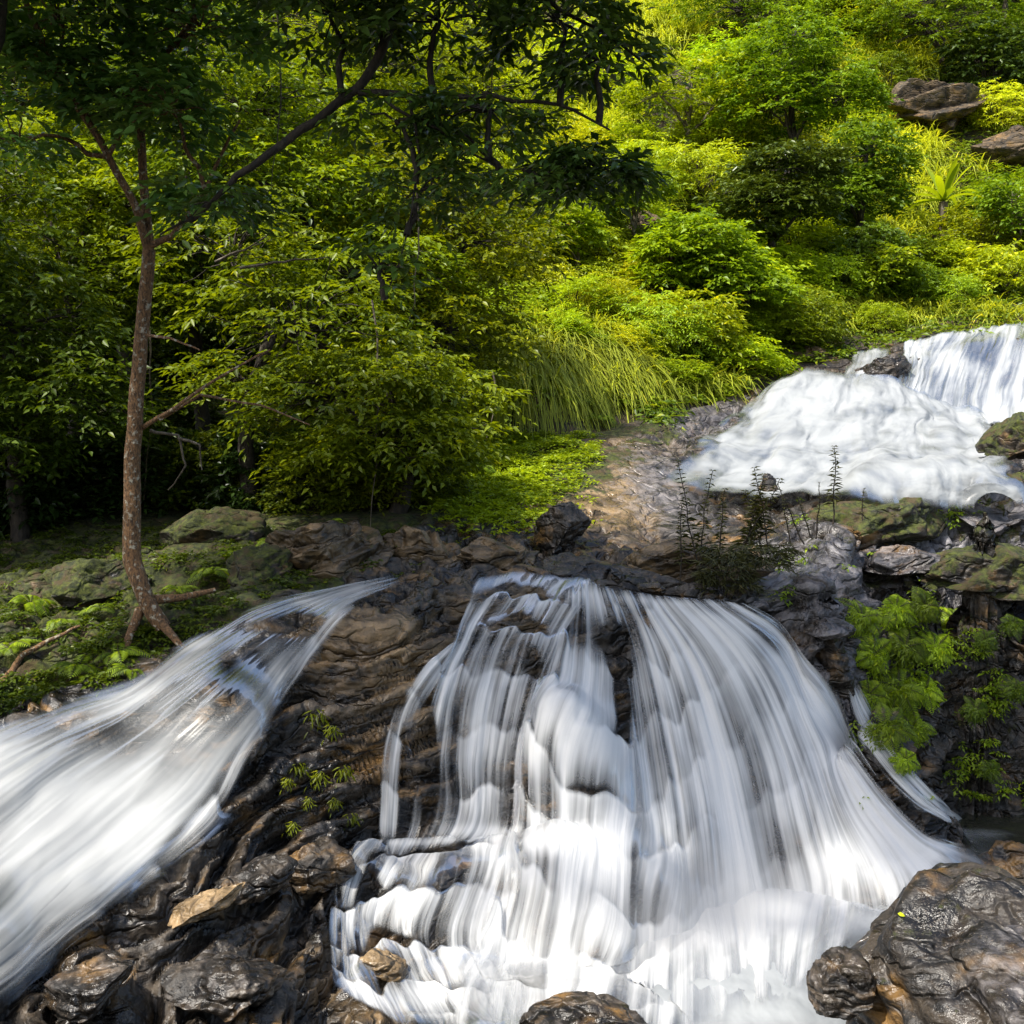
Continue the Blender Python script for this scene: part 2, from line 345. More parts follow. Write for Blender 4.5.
pts = np.c_[XX.ravel(), YY.ravel(), HS.ravel()]
gy_, gx_ = np.gradient(HS, axis=0) / np.gradient(YY, axis=0), np.gradient(HS, axis=1) / np.gradient(XX, axis=1)
N = np.dstack([-gx_, -gy_, np.ones_like(HS)]); N /= np.linalg.norm(N, axis=2)[..., None]
SLOPE = 1 - N[..., 2]
# masks
far = smooth(15.0, 19.0, YY)
stream = np.clip(wb(690, 430, 1.6, 2.2) + wb(800, 450, 2.2, 2.5) + wb(930, 440, 2.5, 2.5) + wb(620, 480, .9, 1.2), 0, 1)
hill = np.clip(smooth(14.5, 16.5, YY + np.interp(GX, [300, 450, 600, 700, 760, 850, 1000, 1100], [1.5, 1.5, .6, -1.2, -2.4, -4.2, -5, -5])[None, :]), 0, 1)
lb_edge = np.interp(GX, [-100, 0, 130, 180, 250, 320, 380, 440, 520], [7.3, 7.35, 7.65, 7.95, 8.3, 8.75, 9.3, 10.9, 12.6])
bank = smooth(-.05, .3, YY - lb_edge[None, :]) * smooth(560, 470, GX)[None, :]
forest = smooth(10.4, 11.6, YY) * smooth(520, 440, GX)[None, :]
soil = np.clip(np.maximum(forest, hill) + .35 * bank, 0, 1)
moss = np.clip(.7 * bank + .42 * hill + .75 * wb(490, 490, .8, .9) + .8 * wb(500, 475, .6, .6) + .85 * wb(560, 468, .6, .8) + .5 * wb(600, 450, .6, .5) + .7 * wb(640, 428, .9, .5) + .62 * wb(850, 505, .5, .5) + .55 * wb(1000, 530, .8, .5)
               + .45 * wb(900, 590, .8, .4) + .4 * wb(1000, 590, .8, .4) + .3 * wb(440, 540, .8, .6)  + .2 * wb(350, 650, .6, .3), 0, 1)
tan = np.clip(.95 * wb(590, 480, .7, 1.7) + .5 * wb(640, 500, .4, .8) + .4 * wb(640, 440, 1.0, 1.0) + .25 * wb(470, 560, 1.0, .6) + .25 * wb(360, 650, .5, .5) + .25 * wb(90, 1000, .35, .4) + .2 * wb(250, 900, .6, .3)
              + .45 * wb(500, 600, .5, .3) + .4 * wb(560, 640, .3, .3) + .5 * wb(370, 1000, .3, .5) + .35 * wb(430, 680, .4, .5) + .35 * wb(400, 640, .6, .3) + .4 * wb(330, 620, .3, .3), 0, 1) * (1 - forest)
grey = np.clip(1.1 * wb(800, 572, .9, .55) + .9 * wb(900, 545, .9, .5) + .8 * wb(840, 625, .45, .3) + .8 * wb(660, 490, .6, 1.5) + .7 * wb(700, 420, 1.2, 1.6) + .8 * wb(990, 505, .8, .4) + .7 * wb(1012, 155, 2.5, 2.5), 0, 1)
wet = np.clip(1.0 - .8 * soil, 0, 1)
rocky = np.clip(1 - .75 * soil, 0.2, 1)
# rock relief
p = pts
warp = np.c_[fbm(p * 1.1, 3, 3), fbm(p * 1.1, 3, 4), fbm(p * 1.1, 3, 5)]
q = p + warp * .14
nb = np.array([-.16, -.10, .98]); nb /= np.linalg.norm(nb)
s1 = q @ nb * 4.6 + fbm(p * 2.2, 3, 9) * .55
saw = s1 - np.floor(s1); saw = np.where(saw < .78, saw / .78, (1 - saw) / .22)
s2 = q @ nb * 12.5 + fbm(p * 4, 2, 11) * .8
saw2 = s2 - np.floor(s2); saw2 = np.where(saw2 < .7, saw2 / .7, (1 - saw2) / .3)
big = fbm(p * 1.5, 3, 21); md = fbm(q * 4.2, 4, 31, ridge=True); fn = fbm(q * np.array([9, 9, 20]), 3, 41)
t1 = np.array([.92, -.1, .37]); t2 = np.array([.05, .95, .3]); lay = np.floor(s1)
def hsh(a, b, c): return _perm[_perm[_perm[a.astype(np.int64) & 255] + (b.astype(np.int64) & 255)] + (c.astype(np.int64) & 255)] / 255.0
blk = hsh(np.floor(q @ t1 * 1.2 + lay * .37), np.floor(q @ t2 * 1.2 + lay * .61), lay) - .5
blk2 = hsh(np.floor(q @ t1 * 2.6 + .3 * md), np.floor(q @ t2 * 2.4), np.floor(s2)) - .5
D = .13 * (saw - .75) + .06 * (saw2 - .5) + .08 * big + .012 * (md - .45) + .020 * fn + .05 * blk + .03 * blk2
D = np.where(D > .02, .02 + (D - .02) * .12, .02 + (D - .02) * 1.5)
D = D * (rocky.ravel()) * (1 + .3 * smooth(11, 20, p[:, 1]))
quiet = np.clip(1.0 * wb(800, 572, .8, .5) + .8 * wb(600, 480, .8, 1.6) + .8 * wb(660, 480, .7, 1.6), 0, .9)   # flat slabs
D = D * (1 - .9 * quiet.ravel())
D += far.ravel() * .35 * fbm(p * .45, 3, 51)
D2 = D.reshape(ny, nx)
PT = np.dstack([XX, YY, HS]) + N * D2[..., None]
HD = HS + D2 * N[..., 2]
HB = blur1(blur1(HD, 14, 0), 14, 1)
cols = [GX]
def grid_faces(r, c):
    a = np.arange(r * c).reshape(r, c); return np.c_[a[:-1, :-1].ravel(), a[:-1, 1:].ravel(), a[1:, 1:].ravel(), a[1:, :-1].ravel()]
M_terrain = rock_mat("wet_layered_rock", None, None, None, None, None)
split = int(np.searchsorted(GY, 16.0))
at = dict(moss=moss, tan=tan, wet=wet, soil=soil, grey=grey)
for nm, a, b in (("bedrock", 0, split + 1), ("hillside", split, ny)):
    mesh_np(nm, PT[a:b].reshape(-1, 3), grid_faces(b - a, nx), M_terrain, True, {k: v[a:b].ravel() for k, v in at.items()}, kind='structure')

# ------------------------------------------------------------------ water sheets: streamlines (px, py) laid on the rock
def resample(pl, n):
    pl = np.array(pl, float); d = np.r_[0, np.cumsum(np.hypot(*np.diff(pl, axis=0).T))]; t = np.linspace(0, d[-1], n)
    # Catmull-like smoothing by cubic hermite
    m = np.gradient(pl, d, axis=0); k = np.clip(np.searchsorted(d, t, side='right') - 1, 0, len(d) - 2)
    h = (d[k + 1] - d[k])[:, None]; u = ((t - d[k])[:, None]) / h
    return ((2 * u ** 3 - 3 * u ** 2 + 1) * pl[k] + (u ** 3 - 2 * u ** 2 + u) * h * m[k] + (-2 * u ** 3 + 3 * u ** 2) * pl[k + 1] + (u ** 3 - u ** 2) * h * m[k + 1])
def sheet(name, lines, mat, lift=.06, dens=.8, holes=(), adds=(), ns=160, nt=220, edge=(.12, .12), ends=(.05, .08), smoothk=6, ridge=.02, seed=1, label=None, clampz=None, rf=(7, .5), ledge=0.0, lper=2.2, kb=.6):
    L = np.array([resample(l, nt) for l in lines])                     # k,nt,2
    k = len(lines); S = np.linspace(0, k - 1, ns)
    g = np.array([[np.interp(S, np.arange(k), L[:, t, c]) for c in (0, 1)] for t in range(nt)])   # nt,2,ns
    # smooth across
    PX = blur1(g[:, 0, :], 10, 1); PY = blur1(g[:, 1, :], 10, 1)
    PX[:, 0], PX[:, -1], PY[:, 0], PY[:, -1] = g[:, 0, 0], g[:, 0, -1], g[:, 1, 0], g[:, 1, -1]
    Y = cast(PX.ravel(), PY.ravel(), HS * (1 - kb) + HB * kb).reshape(nt, ns)
    Y = blur1(blur1(Y, smoothk, 0), smoothk, 1)
    X = (PX - 512) / F * Y; Z = (HZ - PY) / F * Y
    if clampz is not None: Z = np.maximum(Z, clampz)
    V = np.dstack([X, Y, Z])
    du = np.gradient(V, axis=1); dv = np.gradient(V, axis=0); nn = np.cross(du, dv); nn /= np.linalg.norm(nn, axis=2)[..., None] + 1e-9
    nn *= np.where(nn[..., 1:2] > .15, -1, 1) if False else np.sign((nn * (np.array([0, -.6, .8]))).sum(-1))[..., None]
    sl = np.cumsum(np.linalg.norm(du, axis=2), 1).mean(0); tl = np.cumsum(np.linalg.norm(dv, axis=2), 0).mean(1)
    s_ = np.repeat(sl[None], nt, 0); t_ = np.repeat(tl[:, None], ns, 1)
    e = np.c_[s_.ravel() * rf[0], t_.ravel() * rf[1], np.full(s_.size, seed * 3.3)]
    rd = fbm(e, 3, seed).reshape(nt, ns)
    V = V + nn * (lift + ridge * rd * 1.6)[..., None]
    u = np.linspace(0, 1, ns)[None]; v = np.linspace(0, 1, nt)[:, None]
    ph = t_ * lper + 1.3 * fbm(np.c_[s_.ravel() * 1.1, t_.ravel() * .25, np.full(s_.size, seed + 40)], 2, seed).reshape(nt, ns) + .45 * fbm(np.c_[s_.ravel() * 5, t_.ravel() * .5, np.full(s_.size, seed + 50)], 2, seed + 2).reshape(nt, ns)
    sw_ = ph - np.floor(ph); led = np.where(sw_ < .10, sw_ / .10, 1 - (sw_ - .10) / .9)          # bright just below each ledge, thinning downwards
    lam = np.clip(.55 + fbm(np.c_[s_.ravel() * 2.2, t_.ravel() * 1.1, np.full(s_.size, seed + 60)], 2, seed + 3).reshape(nt, ns) * 1.6, 0, 1.3)
    if np.ndim(ledge): ledge = np.interp(np.linspace(0, 1, ns), np.linspace(0, 1, len(ledge)), ledge)[None, :]
    V = V + nn * (ledge * .022 * lam * np.minimum(sw_ / .08, 1) * (1 - sw_) ** .7)[..., None]
    jag = 1.1 * fbm(np.c_[s_.ravel() * 5, t_.ravel() * .9, np.full(s_.size, seed)], 3, seed + 5).reshape(nt, ns)
    fade = smooth(0, edge[0], u + 0 * v + jag * edge[0] * .6) * smooth(0, edge[1], 1 - u + 0 * v + jag * edge[1] * .6) * smooth(0, ends[0], v + 0 * u) * smooth(0, ends[1], 1 - v + 0 * u)
    d = np.full((nt, ns), float(dens))
    for hx, hy, rx, ry, a in list(holes):
        d -= a * np.exp(-(((PX - hx) / rx) ** 2 + ((PY - hy) / ry) ** 2))
    for hx, hy, rx, ry, a in list(adds):
        d += a * np.exp(-(((PX - hx) / rx) ** 2 + ((PY - hy) / ry) ** 2))
    d = d + ledge * lam * (led - .55) * .9
    d = np.clip(d, 0.0, 1.6) * fade
    flow = np.c_[s_.ravel(), t_.ravel(), np.full(s_.size, seed * 1.37)]
    return mesh_np(name, V.reshape(-1, 3), grid_faces(nt, ns), mat, True, dict(dens=d.ravel(), flow=flow), kind='structure')
WM = water_mat("silky_falling_water", 14, .40, contrast=1.5)
WM2 = water_mat("thin_veil_water", 15, .6, contrast=1.8, seed=2.0)
WF = water_mat("churning_white_water", 2.4, 1.9, contrast=1.0, tint=(.40, .42, .43), seed=4.0, bd=.16)
main = [[(560,598),(548,640),(532,690),(515,740),(500,830),(480,900),(450,960),(430,1090)],
        [(585,583),(583,640),(578,690),(565,740),(562,830),(557,900),(550,960),(535,1100)],
        [(608,590),(628,640),(640,700),(650,780),(655,850),(650,920),(645,1000),(635,1100)],
        [(640,596),(675,650),(705,750),(720,850),(728,920),(738,1000),(748,1080)],
        [(675,600),(722,650),(770,750),(800,850),(812,905),(806,960),(790,1060)],
        [(715,602),(765,640),(820,740),(860,820),(885,860),(900,900),(885,980)],
        [(745,608),(800,645),(845,725),(885,790),(925,832),(985,850),(1030,872)]]
sheet("waterfall", main, WM, lift=.09, dens=.86, ns=330, nt=300, seed=1, edge=(.10, .08), ends=(.03, .26), ledge=(.8, .8, .6, .25, .12, .1, .15), kb=.15, clampz=POOL_Z - .03,
      holes=[(617, 690, 20, 62, 1.0), (600, 642, 34, 20, .62), (560, 620, 25, 16, .5), (590, 800, 44, 38, .52), (530, 700, 8, 50, .3), (500, 900, 40, 24, .25), (655, 760, 22, 50, .30), (755, 720, 14, 90, .28), (560, 905, 60, 30, .20), (600, 970, 26, 24, .5), (520, 1000, 40, 18, .35), (565, 935, 20, 18, .35), (690, 720, 12, 80, .22), (800, 855, 24, 20, .3),
             (640, 620, 30, 14, .3), (720, 610, 40, 10, .25), (780, 640, 30, 14, .3), (780, 860, 25, 50, .3), (700, 870, 18, 50, .25), (645, 900, 25, 30, .25), (840, 740, 10, 60, .1)],
      adds=[(575, 725, 25, 18, .35), (540, 850, 90, 9, .5), (700, 800, 16, 120, .2), (640, 800, 14, 30, .25), (740, 950, 70, 50, .5), (540, 1030, 120, 16, .35), (850, 860, 50, 20, .3)])
sheet("waterfall", [[(470,582),(450,640),(425,700),(408,760),(402,835),(398,850)], [(520,574),(480,630),(455,690),(446,750),(440,835),(430,850)], [(560,578),(520,640),(500,700),(490,760),(480,835),(470,850)], [(600,584),(565,640),(548,700),(535,760),(530,835),(525,850)]],
      WM2, lift=.05, dens=.50, ledge=.8, lper=2.6, kb=.35, ns=220, nt=220, seed=3, edge=(.08, .08), ends=(.06, .04),
      holes=[(520, 640, 25, 22, .45), (455, 640, 40, 25, .25), (426, 770, 12, 70, .8), (500, 600, 60, 14, .4), (535, 670, 14, 30, .3)], adds=[(490, 760, 30, 90, .3), (500, 835, 60, 8, .5)])
sheet("water_trickle", [[(455,640),(420,668),(394,700),(382,740),(377,800),(374,850)], [(466,640),(442,680),(424,715),(416,760),(413,812),(410,850)]], WM2, lift=.035, dens=.56, holes=[(402, 770, 5, 60, .6), (400, 700, 14, 10, .3)], ns=90, nt=180, seed=6, edge=(.35, .4), ends=(.1, .12), ledge=.4, lper=3)
sheet("waterfall", [[(352,842),(332,880),(322,930),(324,1000)], [(396,838),(376,880),(358,930),(370,985),(405,1040)], [(450,836),(430,880),(410,940),(440,1000),(470,1050)], [(510,838),(500,880),(480,940),(500,1000),(520,1060)], [(560,842),(555,890),(548,940),(555,1000),(560,1060)]],
      WM2, lift=.055, dens=.50, ledge=.75, lper=2.8, kb=.35, ns=240, nt=200, seed=8, edge=(.08, .25), ends=(.05, .14), holes=[(350, 860, 30, 22, .25), (385, 970, 25, 30, .55), (370, 900, 10, 40, .4), (440, 860, 20, 16, .3), (430, 960, 14, 20, .2)],
      adds=[(420, 838, 60, 7, .6), (500, 960, 60, 60, .3), (470, 845, 80, 10, .3), (420, 1010, 40, 18, .35)])
left = [[(412,581),(335,594),(255,609),(195,640),(135,682),(60,700),(-10,725),(-90,790)],
        [(413,583),(335,604),(262,640),(205,685),(135,735),(55,785),(-20,850),(-100,930)],
        [(410,586),(340,615),(285,665),(232,730),(178,800),(105,865),(20,935),(-60,1010)],
        [(408,588),(345,618),(300,668),(252,740),(212,815),(140,884),(60,942),(-10,1005)]]
sheet("waterfall", left, water_mat("smooth_sliding_water", 4, .35, contrast=1.1, tint=(.50, .51, .51), seed=7.0), lift=.07, dens=.66, ns=240, nt=260, seed=11, edge=(.14, .20), ends=(.10, .01), ledge=.12, lper=.9, kb=.12,
      holes=[(285, 634, 60, 12, .75), (240, 665, 30, 20, .4), (225, 690, 14, 45, .35), (60, 735, 80, 22, .38), (300, 700, 14, 40, .35), (300, 622, 30, 10, .35), (320, 650, 18, 18, .3), (190, 700, 20, 40, .2)],
      adds=[(120, 850, 130, 70, .6), (200, 650, 30, 14, .2), (30, 800, 40, 20, .2), (270, 680, 12, 40, .25)])
sheet("water_veil", [[(398,586),(325,616),(275,668),(228,735),(190,810),(115,878),(38,938),(-30,1000)], [(410,592),(352,630),(308,690),(262,760),(222,835),(150,900),(70,960),(-5,1025)]], WM2, lift=.06, dens=.40, ns=120, nt=220, seed=37, edge=(.4, .7), ends=(.25, .02), ledge=.35, lper=2.0, kb=.5)
# upper cascade
WMU = water_mat("upper_fall_water", 6, .4, contrast=1.5, tint=(.56, .58, .59), seed=12.0)
sheet("waterfall", [[(852,356),(846,372),(838,392)], [(875,352),(872,370),(866,395)], [(896,350),(892,370),(884,398)]], WMU, lift=.10, dens=.5, ns=90, nt=80, seed=18, edge=(.2, .2), ends=(.1, .1))
sheet("waterfall", [[(775,388),(745,418),(690,455),(640,500)], [(800,383),(775,420),(735,470),(700,515)], [(840,380),(830,420),(800,470),(780,520)], [(880,385),(890,425),(880,470),(870,520)], [(930,410),(950,440),(960,475),(960,520)], [(985,420),(1000,445),(1008,475),(1020,520)]],
      WF, lift=.24, kb=.5, dens=.86, ns=200, nt=160, seed=14, edge=(.16, .10), ends=(.12, .10), ridge=.10, smoothk=18, rf=(1.8, .5), holes=[(870, 425, 40, 7, .4), (690, 500, 25, 20, .35), (930, 465, 30, 8, .25)], adds=[(820, 420, 80, 30, .3)])
sheet("waterfall", [[(905,347),(898,365),(885,395),(872,412)], [(925,343),(917,370),(905,398),(900,415)], [(960,335),(940,365),(925,400),(918,425)], [(1000,330),(985,365),(975,400),(972,432)], [(1050,322),(1040,360),(1030,400),(1025,430)], [(1100,318),(1090,360),(1080,400),(1075,430)]],
      WMU, lift=.12, dens=.80, ns=240, nt=130, seed=17, edge=(.05, .03), ends=(.05, .05), ridge=.05, holes=[(885, 378, 22, 16, .9), (948, 398, 22, 26, .55), (985, 362, 22, 9, .4), (1004, 395, 12, 28, .35), (925, 375, 8, 22, .3), (965, 352, 25, 10, .45), (860, 360, 12, 8, .3)])
def mist(c, rad, dens, rot=0.0):
    import bmesh
    b = bmesh.new(); bmesh.ops.create_icosphere(b, subdivisions=3, radius=1.0); me = bpy.data.meshes.new("mist"); b.to_mesh(me); b.free()
    m, n, l = new_mat("mist"); g = NG(n, l); v = n.new("ShaderNodeVolumePrincipled"); v.inputs['Color'].default_value = (.96, .97, .98, 1)
    oc = g.node("ShaderNodeTexCoord").outputs['Object']; ln = g.node("ShaderNodeVectorMath", operation='LENGTH'); g.put(ln.inputs[0], oc)
    f = g.step(g.math('ADD', ln.outputs['Value'], g.math('MULTIPLY', g.math('SUBTRACT', g.noise(oc, 2.0, 2), .5), .5)), .95, .1); g.put(v.inputs['Density'], g.math('MULTIPLY', f, dens))
    o_ = n.new("ShaderNodeOutputMaterial"); l.new(v.outputs[0], o_.inputs[1]); me.materials.append(m)
    o = bpy.data.objects.new("mist", me); o.location = c; o.scale = rad; o.rotation_euler = (0, 0, rot); link(o, kind='stuff')
mist(W(670, 935, .12), (1.7, .9, .5), .8, .25)
# side trickle at the right of the main fall
sheet("water_trickle", [[(838,668),(845,705),(862,745),(890,785),(935,822),(985,840)], [(850,672),(866,705),(888,742),(915,778),(955,815),(1010,832)]], WM2, lift=.04, dens=.8, ns=60, nt=180, seed=19, edge=(.25, .3), ends=(.15, .04), holes=[(868, 722, 8, 8, .8), (880, 775, 12, 14, .3)])
# thin film in the wet channel beside the upper pool
0 and sheet("water_trickle", [[(680,425),(650,450),(640,490),(650,535)], [(720,430),(690,455),(690,490),(700,535)]], WM2, lift=.03, dens=.32, ns=80, nt=100, seed=23, edge=(.2, .2), ends=(.1, .1), smoothk=8)
# pool with foam
gx = np.linspace(-2.2, 6.5, 260); gy = np.linspace(3.0, 9.7, 260)
PXg, PYg = np.meshgrid(gx, gy); pz = .025 * fbm(np.c_[PXg.ravel() * 1.6, PYg.ravel() * 1.6, 0 * PXg.ravel()], 4, 3)
ppx = PXg.ravel() / PYg.ravel() * F + 512; ppy = HZ - POOL_Z / PYg.ravel() * F
fo = np.clip(1.25 * np.exp(-(((ppx - 730) / 125) ** 2 + ((ppy - 1000) / 80) ** 2))  + .8 * np.exp(-(((ppx - 890) / 80) ** 2 + ((ppy - 855) / 17) ** 2)) + .25 * np.exp(-(((ppx - 980) / 60) ** 2 + ((ppy - 836) / 7) ** 2)), 0, 1.3)
hs_ = bil(HS, np.clip(ppx, -800, 1600), PYg.ravel()); up = hs_ - POOL_Z
xm = smooth(610, 680, ppx) * smooth(950, 880, ppx)
climb = smooth(-.35, -.02, up) * xm
zf = POOL_Z + pz + .05 * fo; zf = zf + .05 * climb * fbm(np.c_[PXg.ravel() * 3, PYg.ravel() * 3, 0 * ppx], 3, 8)
fo = np.clip(np.maximum(fo, climb * 1.1), 0, 1.3)
V = np.c_[PXg.ravel(), PYg.ravel(), zf]
mesh_np("foam", V, grid_faces(260, 260), WF, True, dict(dens=fo, flow=np.c_[V[:, 0], V[:, 1], V[:, 2] * 0]), kind='stuff')
m, n, l = new_mat("dark_pool_water"); g = NG(n, l); b = g.node("ShaderNodeBsdfPrincipled"); b.inputs['Base Color'].default_value = (.02, .022, .015, 1); b.inputs['Roughness'].default_value = .12
bp = g.node("ShaderNodeBump"); g.put(bp.inputs['Height'], g.noise(g.node("ShaderNodeNewGeometry").outputs['Position'], 3, 3)); bp.inputs['Distance'].default_value = .08; g.put(b.inputs['Normal'], bp.outputs[0])
o_ = g.node("ShaderNodeOutputMaterial"); l.new(b.outputs[0], o_.inputs[0])
V = np.c_[PXg.ravel(), PYg.ravel(), POOL_Z - .03 + pz]
mesh_np("pool_water", V, grid_faces(260, 260), m, True, kind='structure')
# ------------------------------------------------------------------ rocks lying on the bed and banks
M_wet = rock_mat("wet_dark_rock", 0.1, 0.12, 1.0, 0.0, 0.12)
M_moss = rock_mat("mossy_rock", 0.68, 0.15, 0.6, 0.0, 0.1)
M_brown = rock_mat("brown_rock", 0.25, 0.55, 0.8, 0.0, 0.05)
M_grey = rock_mat("grey_wet_slab", 0.08, 0.1, 1.0, 0.0, 0.6)
M_dry = rock_mat("dry_brown_rock", 0.25, 0.4, 0.0, 0.1, 0.05)
M_gloss = rock_mat("glossy_boulder_rock", 0.12, 0.10, 1.0, 0.0, 0.38)
bm_ = None
def ico(sub):
    import bmesh
    b = bmesh.new(); bmesh.ops.create_icosphere(b, subdivisions=sub, radius=1.0)
    V = np.array([v.co[:] for v in b.verts]); Fc = np.array([[v.index for v in f.verts] for f in b.faces]); b.free(); return V, Fc
ICO = {}
def rock(name, c, size, mat, seed, label, cat='rock', rot=(0, 0, 0), sub=6, planes=16, rough=.06, group=None, flat=.55, layer=.025, cuts=(), attr_mat=False):
    if sub not in ICO: ICO[sub] = ico(sub)
    V, Fc = ICO[sub]; V = V.copy(); r = RS(seed)
    for _ in range(planes):
        d = r.normal(size=3); d /= np.linalg.norm(d); h = r.uniform(flat, .95) ** 1.0; t = V @ d
        V -= np.maximum(t - h, 0)[:, None] * d * .96
    facet = np.zeros(len(V))
    for d, h in cuts:
        d = np.array(d, float); d /= np.linalg.norm(d); t = V @ d; V -= np.maximum(t - h, 0)[:, None] * d * .97; facet = np.maximum(facet, smooth(h - .03, h + .02, t))
    sz = np.array(size) / 2; V = V * sz
    a, b_, g_ = rot
    Rz = np.array([[math.cos(g_), -math.sin(g_), 0], [math.sin(g_), math.cos(g_), 0], [0, 0, 1]]); Ry = np.array([[math.cos(b_), 0, math.sin(b_)], [0, 1, 0], [-math.sin(b_), 0, math.cos(b_)]]); Rx = np.array([[1, 0, 0], [0, math.cos(a), -math.sin(a)], [0, math.sin(a), math.cos(a)]])
    V = V @ (Rz @ Ry @ Rx).T
    n = V / (np.linalg.norm(V, axis=1)[:, None] + 1e-9); s = max(size); w = V + np.array(c)
    k = 1.0 / s
    q = w * k * 2.2 + np.c_[fbm(w * k * 2, 2, seed), fbm(w * k * 2, 2, seed + 1), fbm(w * k * 2, 2, seed + 2)] * .22
    t = (q @ np.array([-.3, -.25, .92])) * 3.4; sw = t - np.floor(t); sw = np.where(sw < .8, sw / .8, (1 - sw) / .2)
    d = rough * s * (fbm(q, 3, seed + 3) * 1.2 - np.maximum(fbm(q * 1.8, 3, seed + 4, ridge=True) - .45, 0) * 1.1) + layer * s * (sw - .6) + .008 * s * fbm(q * 9, 3, seed + 5)
    V = V + n * (d * (1 - .8 * facet))[:, None]
    z1 = np.ones(len(V)); at_ = dict(moss=z1 * .2, tan=z1 * 0, wet=z1, soil=z1 * 0, grey=facet * .75) if attr_mat else None
    o = mesh_np(name, V, Fc, M_terrain if attr_mat else mat, True, at_)
    o.location = c; o['label'] = label; o['category'] = cat
    if group: o['group'] = group
    return o
def R(px, py, Y, w, d, h, mat, seed, label, dz=0.0, **kw):
    """rock whose centre shows at px,py at distance Y; w,h in metres"""
    c = P(px, py, Y); c[2] += dz
    return rock(kw.pop('name', 'rock'), tuple(c), (w, d, h), mat, seed, label, **kw)
BIG = R(985, 988, 5.15, 1.36, 1.5, 1.0, M_gloss, 3, "big glossy wet boulder at the lower right with a pale grey flat facet", name='boulder', cat='boulder', rough=.05, layer=.03, planes=7, flat=.78, cuts=[((.22, -.78, .5), .90)], attr_mat=True)
R(845, 990, 5.05, .32, .4, .36, M_wet, 5, "small dark rounded boulder leaning on the left foot of the big glossy boulder", name='boulder', cat='boulder', rough=.06)
R(1040, 1010, 4.7, .9, .9, .6, M_gloss, 7, "low wet boulder in the bottom right corner in front of the big glossy boulder", name='boulder', cat='boulder', rough=.06)
R(1012, 862, 7.4, .32, .4, .24, M_wet, 8, "small black wet rock at the right edge behind the big glossy boulder")
R(588, 1036, 4.9, .62, .5, .3, M_wet, 9, "low dark wet rock poking out of the foam at the bottom edge")
R(560, 530, 10.5, .62, .6, .62, M_wet, 11, "dark pointed boulder standing on the tan slab above the fall", name='boulder', cat='boulder', rot=(0, .5, .2), planes=12)
R(338, 556, 9.6, 1.35, 1.1, .75, M_brown, 12, "big layered brown rock above the left chute beside the mossy bank", rot=(0, .12, .2), layer=.08)
R(258, 575, 9.2, .8, .8, .5, M_moss, 14, "mossy rounded rock between the leaning tree trunk and the layered brown rock", layer=.04)
R(425, 560, 9.9, 1.1, .9, .55, M_brown, 15, "brown ridged rock in the middle of the row behind the lip", rot=(0, .25, .1), layer=.08)
R(505, 566, 9.6, 1.0, .8, .40, M_brown, 16, "low brown rock with streaks just left of the pointed boulder's foot", rot=(0, .2, 0), layer=.07)
R(580, 572, 9.3, .75, .6, .32, M_wet, 17, "flat dark wet rock in front of the pointed boulder at the water's lip", rot=(0, .2, 0))
R(700, 565, 9.75, 1.55, 1.0, .62, M_brown, 19, "broad ochre rounded rock under the tall thin plants", rot=(0, -.06, .1), layer=.03)
R(655, 583, 9.1, .9, .5, .26, M_wet, 20, "long black wet rock along the lip below the ochre rounded rock", rot=(0, .22, 0))
R(652, 588, 8.72, .26, .24, .13, M_wet, 120, "small glossy rock parting the water at the top of the fall")
R(870, 528, 10.9, 1.5, 1.1, .72, M_moss, 21, "moss-topped rock hump in front of the upper white pool", rot=(0, -.1, 0), rough=.08)
R(1000, 520, 11.2, 1.5, 1.0, .5, M_grey, 22, "flat grey ledge at the right edge in front of the upper white pool", rot=(0, .02, 0), layer=.07)
R(905, 562, 10.0, .8, .8, .28, M_grey, 24, "stepped grey wet slab below the moss-topped hump", layer=.09)
R(1003, 690, 10.05, 1.7, .9, 1.75, M_wet, 26, "black wet rock wall at the back of the fern alcove", planes=12)
R(990, 570, 9.8, 1.6, 1.1, .42, M_moss, 25, "mossy ledge roofing the dark fern alcove", layer=.08)
R(826, 672, 8.78, .44, .5, .86, M_wet, 27, "dark square-edged rock block beside the right edge of the main fall", rot=(0, 0, .3), planes=12, flat=.55)
R(824, 628, 8.70, .48, .45, .17, M_grey, 28, "pale flat slab capping the dark block at the right end of the lip", planes=8)
R(758, 600, 8.95, .75, .5, .2, M_grey, 29, "pale wet ledge behind the lip just right of the dark leafy shrub", planes=8)
R(880, 790, 8.7, .5, .4, .36, M_wet, 30, "black wet rock splitting the side trickle right of the main fall", rot=(0, .6, 0))
R(935, 822, 8.5, .55, .4, .22, M_wet, 31, "long black rock at the foot of the side trickle", rot=(0, .35, 0))
R(866, 724, 8.8, .12, .12, .16, M_wet, 32, "tiny black stone in the upper part of the side trickle", sub=4)
R(803, 862, 7.98, .42, .4, .44, M_wet, 33, "rounded dark rock under a veil of water at the right foot of the fall", rough=.05, layer=.01)
R(1024, 440, 13.2, 1.1, 1.2, .75, M_moss, 34, "round moss-covered boulder at the right edge beside the upper white pool", name='boulder', cat='boulder', rough=.06, layer=.02)
R(1018, 486, 12.7, .62, .6, .32, M_moss, 35, "small mossy rock under the round moss-covered boulder at the right edge")
R(884, 378, 17.7, 1.0, .7, .85, M_wet, 36, "dark wet rock standing in the upper fall left of its white curtain", planes=12)
R(768, 500, 12.6, .26, .3, .62, M_wet, 38, "upright dark rock in the near edge of the upper white pool")
